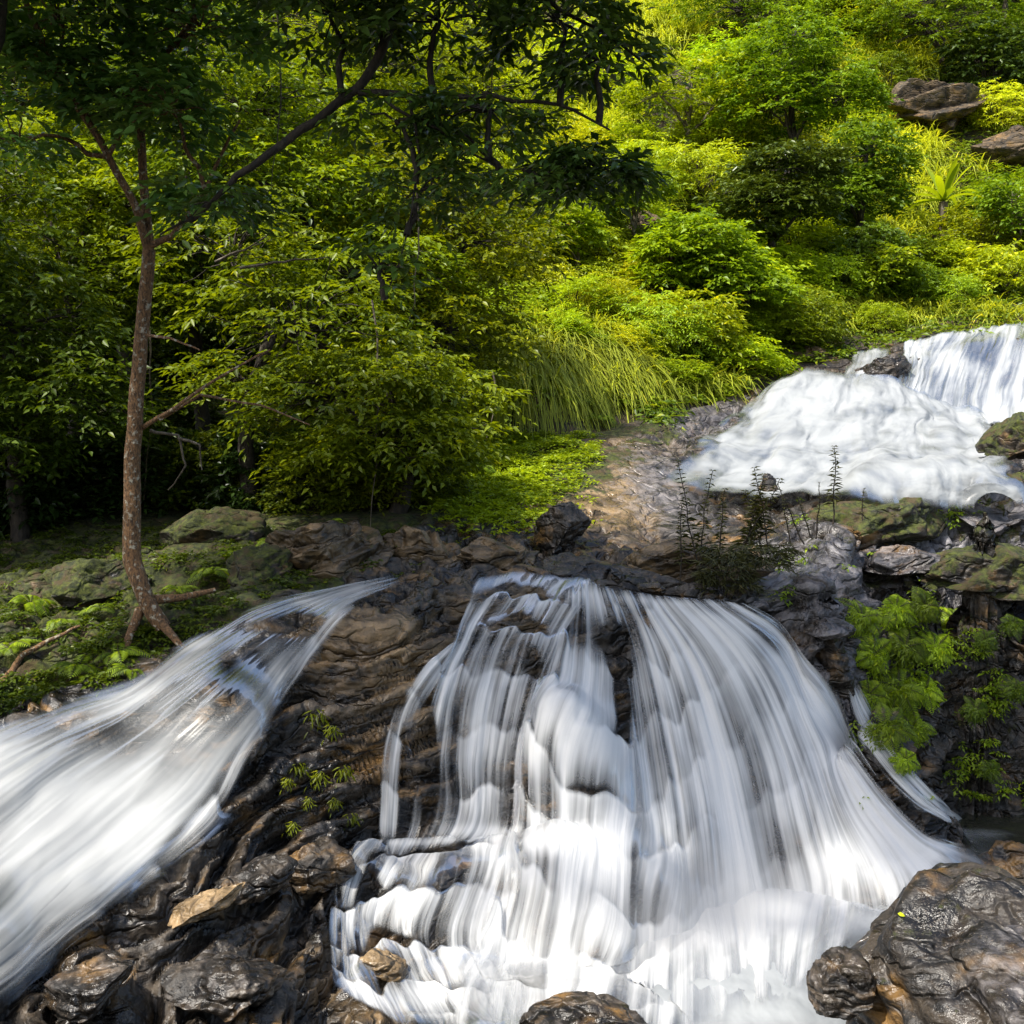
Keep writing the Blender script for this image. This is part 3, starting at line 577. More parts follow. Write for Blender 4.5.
R(940, 108, 29.3, 3.5, 2.4, 2.0, M_dry, 40, "large brown outcrop high on the grassy hillside at the right", name='rock_outcrop', cat='outcrop', rot=(0, -.12, .2), planes=14, flat=.5, layer=.07)
R(1020, 158, 28.2, 3.2, 2.4, 1.1, M_dry, 41, "brown-grey sloping slab below the large brown outcrop at the right edge", name='rock_outcrop', cat='outcrop', rot=(-.3, .2, 0))
R(650, 228, 21.9, .95, .9, .8, M_dry, 42, "small grey rock showing among shrubs in the middle of the hillside", name='rock_outcrop', cat='outcrop')
R(520, 408, 15.6, 1.5, .9, 1.0, M_dry, 43, "pale rock wall under hanging grass at the foot of the hillside", name='rock_outcrop', cat='outcrop', planes=14, flat=.5)
R(600, 392, 16.4, 1.0, .8, 1.1, M_wet, 44, "dark recessed rock wall right of the pale rock wall", name='rock_outcrop', cat='outcrop')
R(790, 360, 19.6, 1.9, 1.0, .5, M_brown, 45, "flat brown rock shelf between the hillside shrubs and the upper fall", layer=.07)
R(205, 905, 5.95, .50, .3, .13, rock_mat("ochre_rock", 0.05, 1.0, 1.0, 0.0, 0.0), 46, "long orange ridge of rock left of centre in the lower black rocks", rot=(0, -.3, .3))
R(385, 965, 6.35, .34, .3, .16, bpy.data.materials["ochre_rock"], 47, "orange-brown rock in the thin veil at the lower left of the fall", rot=(0, .3, 0))
R(320, 865, 6.8, .62, .5, .30, M_wet, 48, "rounded black rock below the leafy tufts on the dark rock face", rot=(0, -.1, 0))
R(250, 880, 6.4, .6, .45, .24, M_wet, 49, "low black rock beside the foam of the left chute", rot=(0, -.4, 0))
R(90, 985, 5.35, .55, .45, .26, M_wet, 50, "black wet rock in the bottom left corner beside the white water", rot=(0, -.3, 0))
R(230, 985, 5.6, .7, .5, .3, M_wet, 51, "broad black rock at the bottom edge below the orange ridge", rot=(0, .1, 0))
R(95, 590, 9.1, .9, .8, .5, M_moss, 53, "mossy hump on the left bank beside the leaning tree trunk")
R(205, 540, 10.4, 1.3, .9, .6, M_moss, 54, "long mossy rock at the dark edge of the forest behind the trunk", rot=(0, -.1, 0))
R(640, 445, 14.4, .7, .6, .25, M_moss, 55, "low mossy stone on the tan slab beside the wet channel")

# ------------------------------------------------------------------ foliage building
def leaves(B, Dv, Up, L, Wd, droop=.15, hi=False):
    """B base points, Dv unit direction, Up approx normal, L length, Wd width -> verts, tri faces, leaf count"""
    n = len(B); side = np.cross(Dv, Up); side /= np.linalg.norm(side, axis=1)[:, None] + 1e-9; nr = np.cross(side, Dv)
    L = np.broadcast_to(L, (n,))[:, None]; Wd = np.broadcast_to(Wd, (n,))[:, None]
    if not hi:
        mid = B + Dv * L * .42
        v = np.stack([B, mid + side * Wd / 2 + nr * Wd * .14, B + Dv * L - nr * L * droop, mid - side * Wd / 2 + nr * Wd * .14], 1)
        f = np.array([[0, 1, 2], [0, 2, 3]])
    else:
        m1 = B + Dv * L * .33; m2 = B + Dv * L * .68 - nr * L * droop * .35
        v = np.stack([B, m1, m2, B + Dv * L - nr * L * droop, m1 + side * Wd * .48 + nr * Wd * .12, m2 + side * Wd * .36 + nr * Wd * .08, m1 - side * Wd * .48 + nr * Wd * .12, m2 - side * Wd * .36 + nr * Wd * .08], 1)
        f = np.array([[0, 4, 1], [1, 4, 5], [1, 5, 2], [2, 5, 3], [0, 1, 6], [1, 7, 6], [1, 2, 7], [2, 3, 7]])
    k = v.shape[1]
    Fc = (f[None] + (np.arange(n) * k)[:, None, None]).reshape(-1, 3)
    return v.reshape(-1, 3), Fc, k
def sprays(C, out, r, twigs=4, nl=6, tl=.3, ll=.09, lw=.035, droop=.2, spread=1.2, hi=False, tilt=0.0, hang=0.0, cl=None):
    """leafy twigs around cluster points C, reaching along out"""
    n = len(C); az = np.arctan2(out[:, 1], out[:, 0])[:, None] + (np.linspace(-1, 1, twigs)[None] * spread + r.normal(0, .25, (n, twigs)))
    el = r.normal(.05 + tilt, .28, (n, twigs)) - hang
    T = np.stack([np.cos(az) * np.cos(el), np.sin(az) * np.cos(el), np.sin(el)], -1)        # n,tw,3
    tlen = tl * r.uniform(.6, 1.25, (n, twigs))
    s = (np.arange(nl) + .7) / nl
    base = C[:, None, None] + T[:, :, None] * (tlen[..., None] * s)[..., None]
    base[..., 2] -= droop * (tlen[..., None] * s) ** 2 / tl
    sgn = np.where(np.arange(nl) % 2, 1, -1)
    ang = sgn * (np.where(np.arange(nl) == nl - 1, .1, .95)) + r.normal(0, .18, (n, twigs, nl))
    a2 = az[..., None] + ang; e2 = el[..., None] * .5 - .12 + r.normal(0, .25, (n, twigs, nl)) - hang * .6
    Dl = np.stack([np.cos(a2) * np.cos(e2), np.sin(a2) * np.cos(e2), np.sin(e2)], -1)
    Up = np.stack([r.normal(0, .48, e2.shape), r.normal(0, .48, e2.shape), np.ones(e2.shape)], -1)
    m = n * twigs * nl
    L = ll * r.uniform(.65, 1.25, m)
    V, Fc, k = leaves(base.reshape(-1, 3), Dl.reshape(-1, 3), Up.reshape(-1, 3), L, L * lw / ll, .18, hi)
    rnd = np.repeat(r.rand(m), k)
    clump = np.repeat(np.clip(r.rand(n) if cl is None else cl, 0, 1), twigs * nl * k)
    return V, Fc, rnd, clump
def join(parts):
    Vs, Fs, A, B = [], [], [], []; o = 0
    for V, Fc, a, b in parts: Vs.append(V); Fs.append(Fc + o); A.append(a); B.append(b); o += len(V)
    return np.vstack(Vs), np.vstack(Fs), np.concatenate(A), np.concatenate(B)
def tubes(paths, sides=6):
    """paths: list of (pts (k,3), radii (k))"""
    Vs, Fs = [], []; o = 0
    for pts_, rad in paths:
        q = np.asarray(pts_, float); k = len(q); rad = np.broadcast_to(rad, (k,))
        t = np.gradient(q, axis=0); t /= np.linalg.norm(t, axis=1)[:, None] + 1e-9
        ref = np.array([.13, .97, .2]) if abs(t[:, 2]).mean() > .6 else np.array([0, 0, 1.0])
        s = np.cross(t, ref); s /= np.linalg.norm(s, axis=1)[:, None] + 1e-9; u = np.cross(s, t)
        a = np.linspace(0, 2 * math.pi, sides, endpoint=False)
        V = q[:, None] + (s[:, None] * np.cos(a)[None, :, None] + u[:, None] * np.sin(a)[None, :, None]) * rad[:, None, None]
        i = np.arange(k * sides).reshape(k, sides); j = np.roll(i, -1, 1)
        Fs.append(np.stack([i[:-1], j[:-1], j[1:], i[1:]], -1).reshape(-1, 4) + o); Vs.append(V.reshape(-1, 3)); o += k * sides
    return np.vstack(Vs), np.vstack(Fs)
def wig(a, b, n, amp, r, sag=0.0):
    a, b = np.asarray(a, float), np.asarray(b, float); t = np.linspace(0, 1, n)[:, None]; L = np.linalg.norm(b - a)
    w = np.cumsum(r.normal(0, amp * L / n, (n, 3)), 0); w -= w[0] + (w[-1] - w[0]) * t
    q = a + (b - a) * t + w; q[:, 2] += sag * L * np.sin(t[:, 0] * math.pi); return q
def blob_pts(c, rad, n, r, shell=.45, low=-.7):
    d = r.normal(size=(n * 3, 3)); d /= np.linalg.norm(d, axis=1)[:, None]; d = d[d[:, 2] > low][:n]
    q = r.uniform(shell, 1, len(d)) ** .6 * (1 + .55 * fbm(d * 2.1 + np.array(c) * .7, 3, 5))
    return np.array(c) + d * q[:, None] * np.array(rad), d
GREEN = leaf_mat("fresh_green_leaf", (.045, .095, .005), (.30, .38, .012), .44)
DARKL = leaf_mat("dark_glossy_leaf", (.012, .028, .006), (.05, .085, .014), .22, .3)
MIDL = leaf_mat("mid_green_leaf", (.028, .065, .006), (.17, .235, .014), .38)
LIME = leaf_mat("yellow_green_leaf", (.12, .17, .006), (.42, .48, .015), .45)
FERN = leaf_mat("fern_green", (.06, .11, .008), (.22, .30, .016), .40)
OLIVE = leaf_mat("olive_narrow_leaf", (.02, .026, .01), (.08, .08, .024), .25)
BARK_W = bark_mat("lichen_spotted_bark", (.05, .028, .012), (.27, .14, .055), (.44, .40, .30), 2.6)
BARK_D = bark_mat("dark_bark", (.012, .009, .006), (.045, .032, .02), (.07, .06, .04), .7)
BARK_G = bark_mat("grey_bark", (.06, .045, .03), (.16, .13, .09), (.26, .22, .17), .7)
VEG_R = RS(77)
def tree(name, label, trunk, limbs, blobs, leafm, barkm, seed, ll=.09, lw=.035, tl=.3, nl=6, twigs=4, r0=.06, hi=False, cat='tree', group=None, hang=0.0, spreadz=1.0, shell=.45, color=None, wg=.12):
    """trunk/limbs: lists of ((px,py,Y), radius) polylines; blobs: (px,py,Y, rx, rz, clusters)"""
    r = RS(seed); pos = P(*trunk[0][0]); root = empty(name, pos, label=label, category=cat)
    if group: root['group'] = group
    def poly(pl, n=6):
        A_ = np.array([P(*c) for c, _ in pl]); Rr = np.array([q for _, q in pl]); out = [A_[0]]; ro = [Rr[0]]
        for i in range(len(A_) - 1):
            s = wig(A_[i], A_[i + 1], n, wg, r); out += list(s[1:]); ro += list(np.linspace(Rr[i], Rr[i + 1], n)[1:])
        return np.array(out), np.array(ro)
    tp = poly(trunk); V, Fc = tubes([tp], 12); mesh_np('trunk', V - pos, Fc, barkm, True, parent=root)
    sk = [tp[0]]; 
    for lb in limbs:
        q = poly(lb, 5); sk.append(q[0]); V, Fc = tubes([q], 8); mesh_np('branch', V - pos, Fc, barkm, True, parent=root)
    sk = np.vstack(sk); tw = []; parts = []
    for (bx, by, bY, rx, rz, nc) in blobs:
        c = P(bx, by, bY); i = np.linalg.norm(sk - c + np.array([0, 0, .4]), axis=1).argmin()
        tw.append((wig(sk[i], c, 7, .3, r, .05), np.linspace(r0 * .45, r0 * .22, 7)))
        C, d = blob_pts(c, (rx, rx, rz), nc, r, shell)
        for k in range(0, len(C), 3): tw.append((wig(c + (C[k] - c) * .1, C[k], 5, .35, r, .08), np.linspace(r0 * .16, .004, 5)))
        cl = .45 + 1.0 * fbm(C * 1.6, 2, seed) + .15 * d[:, 2]
        parts.append(sprays(C, d + r.normal(0, .3, d.shape), r, twigs, nl, tl, ll, lw, .25, 1.2, hi, 0, hang, cl))
    V, Fc, a, b = join(parts); cr = mesh_np('crown', V - pos, Fc, leafm, False, dict(rnd=a, clump=b), parent=root)
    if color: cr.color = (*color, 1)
    V, Fc = tubes(tw, 4); mesh_np('twigs', V - pos, Fc, barkm, True, parent=root)
    return root

# leaning foreground tree on the left bank
tree('leaning_tree', "slender tree with lichen-spotted reddish trunk leaning on the left bank above the chute",
     [((163, 628, 8.15), .062), ((146, 600, 8.15), .060), ((132, 560, 8.2), .068), ((132, 470, 8.2), .060), ((139, 370, 8.15), .053), ((149, 250, 8.1), .047)],
     [[((149, 252, 8.1), .036), ((135, 205, 8.0), .030), ((100, 140, 7.9), .028), ((60, 80, 7.8), .026), ((25, 0, 7.7), .022), ((0, -120, 7.6), .02)],
      [((149, 252, 8.1), .04), ((144, 190, 8.1), .034), ((140, 110, 8.1), .03), ((128, 20, 8.1), .026), ((120, -100, 8.1), .025)],
      [((150, 246, 8.1), .028), ((172, 236, 8.0), .022), ((205, 190, 7.9), .016), ((240, 120, 7.8), .01)],
      [((133, 110, 8.1), .03), ((160, 60, 8.0), .025), ((210, 0, 7.9), .02), ((250, -80, 7.8), .015)],
      [((142, 428, 8.2), .02), ((175, 408, 8.0), .015), ((215, 380, 7.9), .011), ((270, 350, 7.8), .007)],
      [((160, 420, 8.1), .012), ((200, 395, 8.0), .011), ((260, 405, 8.0), .008), ((310, 425, 8.0), .005)],
      [((146, 335, 8.1), .012), ((170, 338, 7.9), .009), ((200, 350, 7.8), .005)],
      [((148, 604, 8.15), .04), ((163, 625, 8.1), .035), ((185, 650, 7.95), .02)], [((150, 600, 8.2), .04), ((180, 598, 8.3), .028), ((215, 590, 8.45), .018)], [((140, 610, 8.2), .04), ((128, 640, 8.0), .03), ((122, 668, 7.9), .018)]],
     [(55, 75, 7.7, .42, .30, 60), (130, 95, 7.9, .5, .3, 75), (60, 20, 7.6, .5, .25, 60), (200, 30, 7.9, .5, .3, 60), (170, 110, 7.6, .35, .25, 46), (100, -60, 7.8, 1.0, .5, 120), (265, -60, 7.8, .9, .4, 90), (205, 200, 7.9, .25, .2, 20), (20, 140, 7.8, .3, .25, 24), (-60, -160, 7.4, 1.3, .8, 150), (150, -220, 7.4, 1.4, .7, 170)],
     DARKL, BARK_W, 201, ll=.10, lw=.045, tl=.22, nl=5, twigs=3, r0=.045, hi=True, wg=.04, color=(2.3, 2.5, 3.0))
# big overhanging tree: unseen upper crown added to shade the falls, its lower boughs hang into the picture
tree('overhanging_tree', "large dark-leaved tree at the upper left whose boughs hang out over the falls",
     [((-120, 640, 7.0), .20), ((-110, 420, 7.0), .17), ((-60, 150, 7.0), .15), ((20, -150, 6.8), .12), ((120, -420, 6.6), .08)],
     [[((400, -140, 6.4), .05), ((410, -60, 7.0), .042), ((400, 0, 7.2), .036), ((382, 50, 7.2), .034), ((358, 88, 7.2), .032), ((300, 130, 7.2), .030), ((236, 176, 7.2), .024), ((200, 215, 7.25), .012), ((160, 235, 7.3), .006)],
      [((358, 92, 7.2), .026), ((400, 94, 7.2), .022), ((470, 97, 7.2), .018), ((560, 105, 7.2), .012), ((610, 130, 7.2), .007)],
      [((20, -150, 6.8), .09), ((200, -170, 6.6), .07), ((400, -140, 6.4), .055), ((600, -180, 6.2), .035)],
      [((100, -380, 6.6), .07), ((400, -420, 6.0), .05), ((700, -450, 5.6), .03)],
      [((410, 95, 7.2), .012), ((420, 160, 7.2), .009), ((400, 260, 7.2), .006), ((385, 300, 7.2), .004)],
      [((300, -150, 6.5), .03), ((440, -60, 6.8), .022), ((560, 10, 7.0), .014), ((640, 60, 7.0), .008)],
      [((385, 100, 7.2), .012), ((440, 130, 7.15), .01), ((500, 170, 7.1), .006), ((600, 165, 7.1), .004)]],
     [(330, 15, 7.3, .5, .2, 34), (440, 20, 7.2, .55, .2, 40), (560, 20, 7.2, .42, .25, 42), (600, 60, 7.1, .28, .16, 24), (490, 110, 7.2, .4, .15, 24), (592, 165, 7.1, .26, .17, 46), (540, 180, 7.1, .3, .12, 16), (420, 190, 7.3, .3, .25, 17), (480, 150, 7.3, .3, .2, 15), (395, 120, 7.2, .35, .2, 14), (380, 270, 7.2, .15, .25, 6), (215, 200, 7.3, .3, .2, 16),
      (300, -120, 6.6, 1.2, .5, 150), (500, -120, 6.5, 1.2, .5, 150), (650, -200, 6.0, 1.2, .5, 150), (100, -200, 6.6, 1.3, .6, 150), (-60, -60, 6.9, 1.2, .8, 120),
      (100, -480, 6.0, 1.8, .6, 210), (450, -520, 5.6, 1.8, .6, 230), (760, -540, 5.2, 1.5, .5, 190), (-250, -420, 6.0, 1.8, .8, 190), (-300, -900, 4.6, 1.6, .6, 170), (200, -800, 4.6, 1.7, .5, 200), (650, -820, 4.4, 1.5, .5, 170)],
     DARKL, BARK_D, 211, ll=.10, lw=.042, tl=.24, nl=5, twigs=4, r0=.055, hi=False, hang=.12, color=(1.6, 1.6, 1.5))

# forest on the left bank: trees with own crowns
FT = [
 ("broad leafy tree with pale green sprays behind the leaning trunk", (255, 500, 11.6), [(300, 330, 11.2, 1.1, .8, 105), (340, 395, 10.9, 1.0, .45, 95), (230, 260, 11.6, 1.0, .8, 100), (380, 440, 10.7, .7, .3, 50), (250, 380, 11.4, .6, .3, 30)], GREEN, (.8, .8, .8)),
 ("low spreading tree hanging over the tan slab at the edge of the forest", (395, 500, 11.3), [(425, 445, 10.9, .6, .4, 90), (385, 375, 11.2, .8, .4, 70), (455, 400, 11.6, .5, .4, 60), (330, 455, 10.8, .5, .25, 34)], GREEN, (.95, .92, .8)),
 ("dark tree at the left edge with a ragged low crown", (20, 500, 11.0), [(10, 330, 10.8, .9, .8, 150), (-60, 220, 11, 1.4, 1.0, 150), (60, 400, 10.6, .8, .45, 110), (-20, 440, 10.5, .8, .4, 90), (-170, 260, 10.2, 1.5, 1.1, 220), (-260, 60, 9.6, 1.6, 1.1, 220)], MIDL, (.8, .85, .9)),  # last two crown masses are out of view, added to shade the bank
 ("yellow-lit tree crown left of the leaning trunk", (70, 495, 12.8), [(70, 280, 12.5, 1.1, .7, 160), (20, 180, 12.8, 1.2, .7, 150), (110, 200, 12.6, .8, .6, 90)], GREEN, (1.0, 1.0, .9)),
 ("tall slim tree rising behind the low dead branches", (200, 500, 13.4), [(190, 300, 13, 1.0, .8, 130), (210, 180, 13, 1.2, .9, 150), (180, 60, 13.2, 1.3, .9, 150)], MIDL, (1.1, 1.15, 1.0)),
 ("tree with feathery light sprays in the middle of the left forest", (320, 490, 13.6), [(290, 200, 13.4, 1.3, .6, 190), (370, 280, 13.2, 1.1, .7, 150), (250, 110, 13.6, 1.3, .6, 150)], GREEN, (1.0, 1.05, .9)),
 ("dense tree right of the feathery tree, above the rock wall", (430, 470, 14.2), [(440, 330, 13.8, 1.1, .9, 180), (470, 240, 14.2, 1.1, .8, 150), (390, 200, 14.4, 1.2, .8, 140)], GREEN, (.95, .85, .7)),
 ("shaded tree deep in the forest at far left", (-60, 470, 15.5), [(-40, 250, 15, 2.0, 1.4, 200), (30, 100, 15.5, 1.8, 1.3, 180), (-230, 150, 14, 2.2, 1.4, 230), (-90, 50, 15.5, 2, 1.5, 150)], MIDL, (1, 1, 1)),  # farthest left crown mass is unseen, added to shade bank and forest floor
 ("tall tree deep in the forest behind the leaning trunk", (130, 440, 17), [(120, 250, 17, 1.8, 1.3, 170), (140, 120, 17, 2.0, 1.4, 190), (90, 0, 17, 2.2, 1.5, 190)], GREEN, (1.0, 1.0, .8)),
 ("tall tree deep in the forest behind the overhanging bough", (300, 430, 17.5), [(300, 130, 17.5, 2.0, 1.2, 190), (260, 20, 17.5, 2.2, 1.2, 190), (350, 60, 17.8, 1.8, 1.2, 150)], GREEN, (1.05, 1.05, .8)),
 ("yellow-green tree on the slope behind the hanging twigs", (440, 400, 19), [(430, 180, 19, 1.7, 1.2, 190), (480, 90, 20, 1.7, 1.2, 190), (400, 60, 20, 1.8, 1.2, 160)], LIME, (.8, .85, .8)),
 ("pale tree at the top of the slope in the upper left", (40, 330, 23), [(40, 80, 22.5, 2.4, 1.6, 200), (120, 30, 23, 2.4, 1.5, 180), (-40, 0, 23, 2.6, 1.8, 180)], LIME, (.75, .8, .8)),
]
r_ = RS(5)
for i, (lab, b, bl, lm, colr) in enumerate(FT):
    Yb = float(cast(b[0], b[1])[0]); top = bl[-1]
    base = (b[0], b[1] + 6, b[2])
    zg = Hxy(np.array([(b[0] - 512) / F * b[2]]), np.array([b[2]]))[0]; py0 = HZ - zg * F / b[2] + 8
    mid = (b[0] + r_.uniform(-15, 15), (py0 + bl[0][1]) / 2, b[2])
    R0 = .05 + .004 * b[2]
    tree('forest_tree', lab, [((b[0], py0, b[2]), R0), (mid, R0 * .85), ((bl[0][0] * .4 + b[0] * .6, bl[0][1], b[2]), R0 * .65), ((top[0] * .6 + b[0] * .4, top[1], b[2]), R0 * .4)],
         [[((mid[0], mid[1] - 10, b[2]), R0 * .35), ((q[0] * .6 + mid[0] * .4, q[1] + 25, q[2] * .5 + b[2] * .5), R0 * .22), ((q[0], q[1], q[2]), R0 * .12)] for q in bl[:2]],
         bl, lm, BARK_D, 300 + i, ll=.058 + .0030 * b[2], lw=.028 + .0012 * b[2], tl=.22 + .012 * b[2], nl=8, twigs=4, r0=.06, color=tuple(v * .66 for v in colr), group="trees of the forest on the left bank", hang=.08)  # crown tint dimmed: the forest's shade is put into the leaf colour
# hillside trees
HT = [
 ("dark flat-crowned tree in the middle of the hillside", (762, 285), [(790, 168, .95, .5, 130), (765, 200, 1.0, .45, 120), (805, 205, .6, .4, 60), (750, 225, .55, .4, 50)], DARKL, (1.6, 1.3, .9), BARK_D),
 ("dark rounded tree on a thin stem just left of the yellow grass", (852, 262), [(868, 155, .75, .7, 110), (860, 195, .85, .5, 110), (838, 185, .6, .4, 50)], MIDL, (.75, .85, .9), BARK_D),
 ("tall airy tree above the flat-crowned tree", (790, 200), [(790, 45, 1.1, .7, 110), (815, 85, 1.2, .7, 120), (765, 75, 1.0, .7, 90), (770, 110, 1.1, .6, 90), (845, 100, .7, .5, 60)], MIDL, (1.1, 1.2, .95), BARK_D),
 ("forked tree with bare pale stems left of the airy tree", (683, 165), [(690, 75, 1.0, .35, 60), (660, 95, .8, .35, 45), (715, 105, .8, .3, 45)], GREEN, (1.0, .95, .8), BARK_G),
 ("dark spreading tree at the top edge of the hillside", (750, 50), [(745, 10, 1.4, .45, 120), (780, 20, 1.0, .5, 80), (720, -10, 1.2, .5, 80)], MIDL, (.95, 1.0, .9), BARK_D),
 ("straight pale trunk with a high dark crown in the top right corner", (1000, 70), [(1005, -70, 2.0, 1.0, 120), (960, -25, 1.2, .6, 90)], DARKL, (1.3, 1.4, 1.2), BARK_G),
 ("dark dense tree left of the corner trunk, above the outcrop", (945, 70), [(935, 30, 1.3, .8, 130), (905, 15, 1.1, .6, 90)], MIDL, (.9, .95, .9), BARK_D),
 ("leafy tree in the centre of the hillside above the small grey rock", (735, 340), [(720, 265, .9, .5, 110), (700, 235, .8, .45, 80), (750, 290, .7, .4, 70)], GREEN, (.7, .8, .8), BARK_D),
]
HT += [
 ("slender tree with a small round crown above the hanging grass", (575, 290), [(572, 225, .5, .5, 50), (560, 240, .35, .3, 24)], GREEN, (.8, .85, .8), BARK_G),
 ("slender leaning tree left of the small grey hillside rock", (628, 265), [(640, 185, .6, .4, 50), (622, 200, .4, .3, 26)], MIDL, (1.1, 1.1, .9), BARK_G),
 ("thin two-tiered tree between the central tree and the hanging grass", (668, 320), [(672, 245, .5, .35, 46), (660, 275, .45, .25, 30)], GREEN, (.9, .95, .8), BARK_D),
 ("small airy tree just above the upper fall", (895, 300), [(893, 262, .45, .3, 40), (880, 275, .35, .25, 22)], GREEN, (.8, .8, .8), BARK_G),
 ("thin tree right of the palm-like rosette", (1012, 270), [(1012, 200, .5, .5, 50), (1022, 220, .4, .4, 30)], MIDL, (1.0, 1.1, .9), BARK_G),
]
for i, (lab, b, bl, lm, colr, bk) in enumerate(HT):
    Y = float(cast(b[0], b[1])[0]) - .3
    top = min(bl, key=lambda q: q[1])
    tree('hillside_tree', lab, [((b[0], b[1] + 6, Y), .09 if i < 8 else .05), ((b[0] * .8 + top[0] * .2 + 4, b[1] * .65 + top[1] * .35, Y), .08 if i < 8 else .045), ((top[0] * .6 + b[0] * .4, top[1] * .8 + b[1] * .2, Y), .06 if i < 8 else .035), ((top[0], top[1] - 4, Y), .02)],
         [[((b[0] * .8 + top[0] * .2 + 4, b[1] * .65 + top[1] * .35, Y), .045 if i < 8 else .025), ((q[0] * .5 + b[0] * .5 + 5, q[1] * .75 + b[1] * .25, Y - .2), .035 if i < 8 else .018), ((q[0], q[1], Y - .2), .02)] for q in bl[:3]],
         [(q[0], q[1], Y - .2, q[2] * Y / 22, q[3] * Y / 22, q[4]) for q in bl], lm, bk, 400 + i, ll=.12, lw=.06, tl=.36, nl=8, twigs=4, r0=.08, color=colr, group="trees on the sunlit hillside")

# ------------------------------------------------------------------ shrubs: prototypes, then copies
def shrub_proto(leafm, seed, R_, nc, ll, lw, tl, hang=0.0, flat=.75, nl=6, twigs=4, layers=False):
    r = RS(seed); C, d = blob_pts((0, 0, R_ * .45), (R_, R_, R_ * flat), nc, r, .5, -.5)
    if layers: C[:, 2] = np.round(C[:, 2] / .22 + r.normal(0, .12, len(C))) * .22
    cl = .5 + .6 * fbm(C * 2.2, 2, seed) + .15 * d[:, 2]
    V, Fc, a, b = sprays(C, d + r.normal(0, .25, d.shape), r, twigs, nl, tl, ll, lw, .25, 1.15, False, 0, hang, cl)
    me = mesh_np('foliage', V, Fc, leafm, False, dict(rnd=a, clump=b))
    tw = []
    for k in range(6):
        a_ = r.uniform(0, 6.28); tip = np.array([math.cos(a_) * R_ * .5, math.sin(a_) * R_ * .5, R_ * .8]); tw.append((wig((0, 0, -R_ * .35), tip, 6, .3, r), np.linspace(.03, .012, 6) * R_))
    for k in range(0, len(C), 4): tw.append((wig((0, 0, 0), C[k], 5, .3, r), np.linspace(.012, .004, 5) * R_))
    V, Fc = tubes(tw, 4); st = mesh_np('stem', V, Fc, BARK_D, True)
    return me, st
PR = {}
for k_, (lm, sd_, R_, nc, ll, lw, tl, hg, fl, nl, tw_, ly) in dict(
        leafy=(GREEN, 21, 1.0, 170, .11, .05, .38, .05, .85, 8, 4, False), feathery=(GREEN, 22, 1.0, 130, .11, .03, .52, .15, .7, 12, 4, True),
        dark=(MIDL, 23, 1.0, 170, .11, .055, .32, .0, 1.0, 8, 4, False), lime=(LIME, 24, 1.0, 130, .11, .04, .46, .2, .8, 10, 4, True),
        bushy=(LIME, 25, 1.0, 170, .09, .045, .3, .0, .9, 8, 4, False), glossy=(DARKL, 26, 1.0, 140, .15, .07, .3, .0, 1.0, 7, 4, False), tiered=(GREEN, 27, 1.0, 120, .15, .06, .5, .12, .7, 9, 4, True)).items():
    me, st = shrub_proto(lm, sd_, R_, nc, ll, lw, tl, hg, fl, nl, tw_, ly); PR[k_] = (me.data, st.data)
    for o in (me, st): bpy.data.objects.remove(o)
WORD = dict(leafy="fresh green broad-leaved", feathery="feathery green", dark="dark green", lime="yellow-green layered", bushy="bright yellow-green bushy", glossy="dark glossy-leaved", tiered="light green tiered")
LM = [("the palm-like rosette", 945, 210), ("the large brown outcrop", 942, 100), ("the dark flat-crowned tree", 785, 190), ("the rounded tree on a thin stem", 868, 170), ("the tall airy tree", 790, 60), ("the forked pale-stemmed tree", 682, 100),
      ("the small grey hillside rock", 648, 228), ("the hanging grass", 545, 370), ("the flat brown shelf", 790, 355), ("the upper fall", 960, 335), ("the hanging bough tips", 590, 160), ("the grey sloping slab", 1015, 160), ("the leafy central tree", 725, 265)]
SHR = []
def shrub(kind, px, py, s, color=(1, 1, 1), name='shrub', Yoff=0.0, label=None, group="shrubs on the sunlit hillside"):
    r = VEG_R; Y = float(cast(px, py)[0]) + Yoff; p = P(px, py, Y); p[2] = Hxy(np.array([p[0]]), np.array([Y]))[0]
    root = empty(name, p, category='shrub', group=group); root.rotation_euler = (r.normal(0, .06) - .12, r.normal(0, .08), r.uniform(0, 6.28)); root.scale = (s, s, s * r.uniform(.85, 1.1))
    for nm, me in zip(('foliage', 'stem'), PR[kind]):
        o = bpy.data.objects.new(nm, me); link(o, root)
        if nm == 'foliage': j = r.uniform(.7, 1.25); o.color = (color[0] * j * r.uniform(.85, 1.15), color[1] * j, color[2] * j, 1)
    SHR.append((root, kind, px, py, s, label)); return root
kinds = list(PR); q_ = RS(99)
